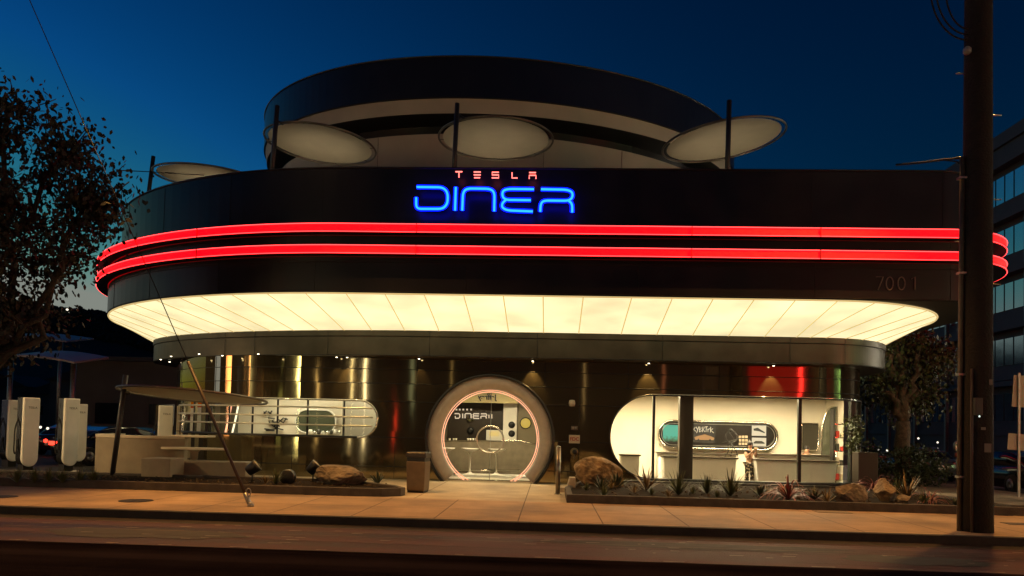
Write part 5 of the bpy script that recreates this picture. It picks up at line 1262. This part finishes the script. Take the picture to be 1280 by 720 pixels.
# right tree beside the diner
r = random.Random(21); base = at(1128, 592, 27.5); base.z = .15; tips = []
while len(tips) < 190:
    v = Vector((r.uniform(-1,1), r.uniform(-1,1), r.uniform(-1,1)))
    if v.length > 1: continue
    q = Vector((base.x+.5, 28.3, 4.4))+Vector((v.x*1.9, v.y*1.5, v.z*2.1))
    if q.x < 12.3 and q.z > 5.2: continue
    tips.append(q)
tree('corner_tree', base, [(base.x-.55,27.2,4.8),(base.x-.2,27.5,5.4),(base.x+.45,27.3,5.2),(base.x+.8,27.7,4.7),(base.x-.8,27.5,4.0)], tips, 34, .15, bark, leaf_g, 'gnarled tree with warm lit trunk to the right of the diner', 22, cl_r=.4, trunk_r=.30, z_split=2.3, m_leaf2=leaf_dead)
def shrub(nm, c, dims, n, m_, label, seed, L=.13, group=None):
    r = random.Random(seed); t = empty(nm, (c[0], c[1], .15)); tag(t, label, 'shrub', group); lf = MB(); mb = MB()
    for k in range(9): limb(mb, Vector((c[0], c[1], .15)), Vector((c[0]+r.uniform(-1,1)*dims[0]*.6, c[1]+r.uniform(-1,1)*dims[1]*.6, .15+r.uniform(.5,1)*dims[2])), .03, .008, r)
    k = 0
    while k < n:
        v = Vector((r.uniform(-1,1), r.uniform(-1,1), r.uniform(0,1)))
        if v.x**2+v.y**2+(v.z-.4)**2*2 > 1+.35*noise.noise(v*3+Vector((seed,0,0))): continue
        leaf(lf, Vector((c[0]+v.x*dims[0], c[1]+v.y*dims[1], .15+v.z*dims[2])), Vector((r.uniform(-1,1), r.uniform(-1,1), r.uniform(-.8,.8))), L*r.uniform(.6,1.2), L*.6, r); k += 1
    sub(mb.build('stem', bark_dark), t); sub(lf.build('foliage', m_, fix=False), t)
shrub('ivy_bush', (base.x+.2, 27.0), (1.25,.7,1.35), 1500, leaf_ivy, 'leafy bush smothering the foot of the right tree', 1)
shrub('ivy_bush', (base.x-1.0, 28.0), (.7,.6,1.6), 700, leaf_ivy, 'smaller dark bush between the planter box and the right tree', 2)
shrub('ivy_bush', (15.0, 31.0), (.7,.8,1.5), 700, leaf_ivy, 'low dark bush by the side street behind the parking meter', 3)
p = at(1081, 585, 23.0); mb = MB(); mb.box((0,0,0), (.58,.5,1.15)); o = mb.build('planter_box', mat('box_brown', (.05,.035,.022), .6), bevel=.02); o.location = (p.x, 23.0, .8); tag(o, 'plain dark brown planter box at the right corner of the window', 'planter box')
rr2 = random.Random(4); lf = MB(); lf.tube([(p.x-.15,23.4,.3),(p.x-.15,23.4,2.5)], [.03,.01], 6)
for k in range(420): leaf(lf, Vector((p.x-.15+rr2.gauss(0,.12), 23.4+rr2.gauss(0,.12), rr2.uniform(1.3,2.5))), Vector((rr2.uniform(-1,1), rr2.uniform(-1,1), rr2.uniform(-.2,1))), .12, .06, rr2)
o = lf.build('column_plant', leaf_g, fix=False); tag(o, 'slim upright plant growing behind the brown planter box', 'plant')
# dark trees across the side street and beyond (right background)
for k, (x, y, h) in enumerate(((19.5,58,9),(24,66,11),(17.5,75,10),(29,75,12))):
    r = random.Random(60+k); tips = [Vector((x+r.gauss(0,1.5), y+r.gauss(0,1.3), h*.65+r.gauss(0,1.3))) for j in range(70)]
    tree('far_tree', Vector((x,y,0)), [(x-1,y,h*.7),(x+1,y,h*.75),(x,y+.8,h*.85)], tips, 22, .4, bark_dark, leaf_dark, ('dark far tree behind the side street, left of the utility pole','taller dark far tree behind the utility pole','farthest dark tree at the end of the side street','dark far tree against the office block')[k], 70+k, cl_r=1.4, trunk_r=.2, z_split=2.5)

# ------------------------------------------------------------------ far setting
# office block on the right
X0 = 32.0; t = empty('office_block', (X0, 60, 0)); tag(t, 'pale five storey office block with blue ribbon windows behind the utility pole', 'office block')
om = mat('office_concrete', (.13,.12,.115), .8, noise_amt=.15, noise_scale=.5)
mb = MB(); mb.box((X0+10, 68, 11.5), (20,46,23)); sub(mb.build('wall', om), t)
wg = mat('office_glass', (.42,.55,.62), .12, .85)
for fl_ in range(5):
    z = 3.2+fl_*3.9
    for j in range(9):
        y = 46.8+j*4.9
        mb = MB(); mb.box((X0-.02, y+2.2, z+.95), (.06,4.3,1.9)); w_ = mb.build('window', wg); sub(w_, t)
        mb = MB()
        for q in range(1, 4): mb.box((X0-.06, y+2.2-2.15+q*1.07, z+.95), (.04,.06,1.9))
        sub(mb.build('frame', black), w_)
for fl_ in range(5):
    z = 3.2+fl_*3.9; mb = MB(); mb.box((X0-.35, 68, z+2.55), (.7,45.9,.35)); mb.box((X0-.1, 68, z-.85), (.2,45.9,.4)); sub(mb.build('ledge', om), t)
mb = MB()
for y in range(46, 92, 5): mb.box((X0-.3, y, 11.4), (.25,.25,22.6))
sub(mb.build('mullion_fin', grey_metal), t)
mb = MB(); mb.box((X0+10,68,23.4), (20.4,46.4,.9)); sub(mb.build('parapet', om), t)
# low shop block behind the car park
t = empty('low_building', (-20, 52, 0)); tag(t, 'low dark flat roofed building beyond the car park', 'building')
mb = MB(); mb.box((-22, 56, 3.0), (26,8,6.0)); sub(mb.build('wall', mat('dim_wall', (.10,.085,.07), .8, noise_amt=.2, noise_scale=.6)), t)
mb = MB(); mb.box((-22, 56, 6.15), (27,9,.3)); sub(mb.build('roof', mat('dim_roof', (.05,.05,.05), .8)), t)
for k in range(6): mb = MB(); mb.box((-32+4*k, 51.96, 2.2), (1.9,.1,1.5)); w_ = mb.build('window', mat('dark_glass', (.01,.012,.014), .1)); sub(w_, t)
t = empty('stucco_building', (-12.9, 40, 0)); tag(t, 'plain tan wall building seen behind the curved booth', 'building')
mb = MB(); mb.box((-15.5, 43, 1.8), (6.2,5,3.6)); sub(mb.build('wall', mat('tan_stucco', (.16,.12,.085), .9, noise_amt=.2, noise_scale=1)), t)
mb = MB(); mb.box((-15.5, 43, 3.7), (6.5,5.3,.2)); sub(mb.build('roof', mat('dim_roof', ())), t)
# long canopies over the car park
cano = mat('canopy_sheet', (.30,.32,.30), .5)
for k, (px0, px1, py, Y) in enumerate(((-30,98,429.5,46),(-10,112,456,36))):
    a, b = at(px0, py, Y), at(px1, py, Y); t = empty('car_park_canopy', ((a.x+b.x)/2, Y, .06)); tag(t, ('higher thin curved canopy over the far car park','lower thin curved canopy over the near car park')[k], 'canopy', 'car park canopies')
    L = b.x-a.x; z = (a.z+b.z)/2-.06
    mb = MB(); mb.loft([[(-L/2+L*u, y, z+.28*math.sin(pi*u)+ (0 if y < 0 else .5)+dz) for y, dz in ((-1.2,0),(-1.2,.10),(1.6,.10),(1.6,0))] for u in [j/16 for j in range(17)]], capa=True, capb=True); mb.build('roof_sheet', cano, t)
    for x in (-L*.35, L*.3): mb = MB(); mb.tube([(x,.3,0),(x,.3,z+.4)], .12, 8); mb.build('column', grey_metal, t)
# hills
mb = MB(); nx = 90; rows = []
for j, (Y, hs) in enumerate(((190,0),(230,.4),(265,.75),(300,1.0),(420,1.15))):
    row = []
    for i in range(nx+1):
        x = -420+i*840/nx; e = 34*math.exp(-((x+215)/120)**2)+24*math.exp(-((x-260)/160)**2)+13; hgt = e*hs*(1+.10*noise.noise(Vector((x*.03, j*.7, 0)))+.05*noise.noise(Vector((x*.12, j, 3))))
        row.append((x, Y, hgt-1))
    rows.append(row)
mb.loft(rows, closed=False, smooth=True); tag(mb.build('hill', mat('hill_scrub', (.03,.035,.02), .95, noise_amt=.5, noise_scale=.05)), kind='structure')
r = random.Random(77); lf = MB()
for k in range(5200):
    x = r.uniform(-300,-140); j = r.random(); y = 262+38*j; e = 34*math.exp(-((x+215)/120)**2)+13; z = e*(.73+.27*j)
    for q in range(1): lf.box((x, y, z+r.uniform(-.5,1.3)), (r.uniform(.8,2.6), 1.5, r.uniform(.8,2.2)), Matrix.Rotation(r.uniform(0,3),4,'X') @ Matrix.Rotation(r.uniform(0,3),4,'Z'), .5)
tag(lf.build('hill_scrub', mat('scrub_dark', (.025,.03,.016), .95)), 'dark scrub and trees covering the crest of the distant hill', 'scrub', kind='stuff')
# lower dark line of houses and trees at the foot of the hill
r = random.Random(5)
for k in range(9):
    x = -92+k*11+r.uniform(-2,2); y = 95+r.uniform(-6,14); w_, h_ = r.uniform(7,10), r.uniform(4.5,8)
    t = empty('house', (x, y, 0)); tag(t, ('small dark house %s in the row beyond the car park' % ('at the far left end','second from the left','third from the left','fourth from the left','in the middle','fourth from the right','third from the right','second from the right','at the right end')[k]), 'house', 'far houses behind the car park')
    mb = MB(); mb.box((0,0,h_/2), (w_,7,h_)); mb.build('wall', mat('house_wall', (.12,.10,.085), .9, noise_amt=.2, noise_scale=.5), t)
    mb = MB(); mb.prism([(-w_/2-.4,-3.9,h_),(w_/2+.4,-3.9,h_),(0,-3.9,h_+1.8)], (0,7.8,0)); mb.build('roof', mat('house_roof', (.05,.04,.035), .9), t)
    for q in (-1, 1): mb = MB(); mb.box((q*w_*.24,-3.52,h_*.55), (1.2,.06,1.2)); mb.build('window', mat('dark_glass', ()), t)

# ------------------------------------------------------------------ across the street (behind the camera): what the steel mirrors
light_mast = empty('street_lamp', (-19.6, 15.9, .15)); tag(light_mast, 'added car park lamp mast past the left edge, aimed at the chargers', 'street lamp', 'street lamps out of view')  # unseen lamp added to brighten the chargers and booth wall
mb = MB(); mb.tube([(0,0,0),(0,0,6.8)], [.09,.06], 10); mb.build('post', grey_metal, light_mast)
mb = MB(); mb.box((.1,.1,6.85), (.5,.35,.14)); hd_ = mb.build('lamp_head', grey_metal, light_mast, bevel=.02); mb = MB(); mb.box((.1,.1,6.77), (.36,.24,.03)); mb.build('lens', emat('mast_lens', (1,.72,.38), 20), hd_)
light('mast_lamp', 'SPOT', (.1,.1,6.7), 3400, (1,.66,.28), light_mast, target=(5.4,7.0,0), size=.12, spot=math.radians(62), blend=.6)
LM = None
def street_lamp(x, y, rz, label, e, H=8.2, arm=2.4, col=(1,.62,.3), aim=(0,0), cone=150):
    t = empty('street_lamp', (x, y, .0), rz); tag(t, label, 'street lamp', 'street lamps behind the camera')
    mb = MB(); mb.tube([(0,0,0),(0,0,H-1)], [.1,.06], 10); mb.tube([(0,0,H-1),(0,.3,H-.4),(0,arm*.6,H),(0,arm,H)], .045, 8); mb.build('post', grey_metal, t)
    mb = MB(); mb.box((0,arm+.25,H), (.3,.7,.14)); mb.build('lamp_head', grey_metal, t, bevel=.03)
    mb = MB(); mb.box((0,arm+.25,H-.08), (.22,.5,.04)); mb.build('lens', emat('street_lens', col, 60), t)
    light('street_bulb', 'SPOT', (0,arm+.25,H-.14), e, col, t, target=(aim[1],arm+.25+aim[0],0), size=.12, spot=math.radians(cone), blend=.35)
street_lamp(-13.5, -4.5, 0, 'street lamp added across the road left of the camera for the steel to mirror', 40)  # unseen lamp, added mainly as a reflection in the steel
street_lamp(10.5, -5.0, 0, 'street lamp added across the road right of the camera for the steel to mirror', 40)  # also unseen and added for its reflection, hardly lights anything
street_lamp(-12.8, 15.6, -pi/2, 'street lamp on the diner side of the road, past the left edge', 6500, 12.3, 3.5, (1,.45,.10), (6.4, 2.4), 84)
street_lamp(13.2, 16.4, pi/2, 'street lamp on the side street corner, past the right edge', 4300, 12.3, 3.5, (1,.45,.10), (5.2, -2.2), 88)
t = empty('shop_block', (0, -20, 0)); tag(t, 'row of shops across the road behind the camera with light strips added for reflections', 'shop')
mb = MB(); mb.box((0,-24,4.75), (130,8,9.5)); sub(mb.build('wall', mat('shop_wall', (.15,.12,.1), .9)), t)
for k, (x, w_, z, h_, c_, s_) in enumerate(((-16.9,.12,4.7,9,(1,.88,.6),34),(-18.1,.06,4.7,9,(1,.85,.5),26),(-14.1,.16,1.8,2.4,(1,.06,.03),5),(-12.6,.3,6,5,(.8,.9,.6),1.0),(-21.3,.08,3.4,6,(1,.7,.3),14),(-24.2,.12,4.7,9,(1,.9,.4),80),(-26,.7,4.7,9,(.8,.8,.3),2.0),(-27.5,.14,4.7,9,(1,.9,.45),90),(-29.5,.6,4.7,9,(.5,.6,.25),1.5),(-31.5,.16,4.7,9,(1,.88,.5),90),(-36.4,.6,4.0,7,(1,.04,.02),60),(-33,1.2,4.7,9,(.7,.7,.2),1.2),(-34.5,.12,4.7,9,(1,.85,.3),60),(-41.5,.25,4.7,9,(1,.9,.5),90),(-46,.9,4.7,9,(1,.16,.04),30),(-49,2.5,4.7,9,(.8,.4,.1),1),(-60,3,4.7,9,(.6,.7,1),3),(-9,.1,5,6,(1,.7,.3),1.6),(3,.12,6,5,(1,.7,.35),1.6),(10,.2,6,5,(1,.35,.2),1.0),(19.6,4.2,6.3,5.4,(1,.015,.01),.8),(22.0,.2,6.0,6,(1,.03,.03),28),(27,.6,4.7,9,(1,.03,.02),60),(30.5,.3,4.7,9,(.9,.8,.3),50),(35,.4,4.7,9,(.4,1,.3),40),(24.5,.2,4.7,9,(1,.8,.4),16),(42,.6,4.7,9,(1,.85,.5),80),(52,.8,4.7,9,(1,.85,.6),60),(-41,2,4.7,9,(.7,.65,.2),.8))):
    mb = MB(); mb.box((x,-19.95,z), (w_,.1,h_)); sub(mb.build('light_strip', emat('shop_streak_%d' % k, c_, s_*(.42 if s_ > 10 else .6))), t)  # tall glowing strips, added so the steel wall mirrors vertical streaks

for sx_, nm, lab, y0, y1, strips in ((1, 'side_shop', 'shop row across the side street, past the right edge, with added light strips', -8, 40,
      ((-5,.3,(1,.03,.02),40),(-2,.2,(1,.85,.5),30),(1,.5,(1,.03,.02),40),(4,.2,(.9,.85,.4),30),(8,.8,(.4,.5,.2),3),(12,.3,(.5,1,.35),26),(16,.2,(1,.85,.5),24),(22,.6,(.5,.4,.2),4),(27,.4,(1,.85,.6),40),(33,.5,(1,.9,.7),50))),
    (-1, 'side_shop', 'shop row beyond the car park, past the left edge, with added light strips', -14, 24,
      ((-11,.3,(1,.85,.5),20),(-7,.8,(.7,.6,.3),2),(-3,.4,(1,.5,.2),14),(3,1.2,(.5,.55,.7),2.2),(9,.4,(1,.4,.15),12),(15,1.5,(.4,.45,.55),1.6),(20,.3,(1,.8,.5),12)))):
    X_ = 36*sx_ if sx_ > 0 else -44; t = empty(nm, (X_, (y0+y1)/2, 0)); tag(t, lab, 'shop')
    mb = MB(); mb.box((X_+4*sx_, (y0+y1)/2, 4.75), (8, y1-y0, 9.5)); sub(mb.build('wall', mat('shop_wall', (.15,.12,.1), .9)), t)
    for k, (y, w_, c_, s_) in enumerate(strips):
        mb = MB(); mb.box((X_-.05*sx_, y, 4.7), (.1, w_, 9)); sub(mb.build('light_strip', emat('side_streak_%d_%d' % (sx_, k), c_, s_)), t)  # added glowing strips that give the curved wall ends their streaks

# ------------------------------------------------------------------ sky, sun, render
wd = bpy.data.worlds.new('World'); sc.world = wd; wd.use_nodes = True; nt = wd.node_tree; L = nt.links.new; N = nt.nodes.new
sky = N('ShaderNodeTexSky'); sky.sky_type = 'NISHITA'; sky.sun_disc = False; sky.sun_elevation = math.radians(-2); sky.sun_rotation = math.radians(-60)
sky.air_density = 1; sky.dust_density = 1; sky.ozone_density = 3
sp3 = N('ShaderNodeSeparateColor'); L(sky.outputs[0], sp3.inputs[0]); cb = N('ShaderNodeCombineColor')
for i, (p_, g_) in enumerate(((5.5, 1.8e5), (2.3, 27.6), (2.3, 9.7))):   # deep dusk grading of the sky colour
    a = N('ShaderNodeMath'); a.operation = 'MULTIPLY'; a.inputs[1].default_value = .7; L(sp3.outputs[i], a.inputs[0])
    b = N('ShaderNodeMath'); b.operation = 'POWER'; b.inputs[1].default_value = p_; L(a.outputs[0], b.inputs[0])
    c = N('ShaderNodeMath'); c.operation = 'MULTIPLY'; c.inputs[1].default_value = g_; L(b.outputs[0], c.inputs[0])
    d = N('ShaderNodeMath'); d.operation = 'MINIMUM'; d.inputs[1].default_value = (.22,.24,.21)[i]; L(c.outputs[0], d.inputs[0]); L(d.outputs[0], cb.inputs[i])
bg = nt.nodes['Background']; L(cb.outputs[0], bg.inputs[0]); bg.inputs[1].default_value = 1.0
sl = bpy.data.lights.new('sun', 'SUN'); sl.energy = .015; sl.angle = math.radians(10); sl.color = (1,.7,.45); so_ = bpy.data.objects.new('sun', sl); COL.objects.link(so_)
so_.rotation_euler = (math.radians(87), 0, math.radians(60))
sc.view_settings.view_transform = 'Standard'; sc.view_settings.look = 'None'; sc.view_settings.exposure = 0; sc.view_settings.gamma = 1
sc.cycles.use_denoising = True
try: sc.cycles.denoiser = 'OPENIMAGEDENOISE'
except Exception: pass
sc.cycles.max_bounces = 6; sc.cycles.transparent_max_bounces = 12; sc.cycles.sample_clamp_indirect = 4; sc.cycles.use_light_tree = True
sc.cycles.caustics_reflective = True
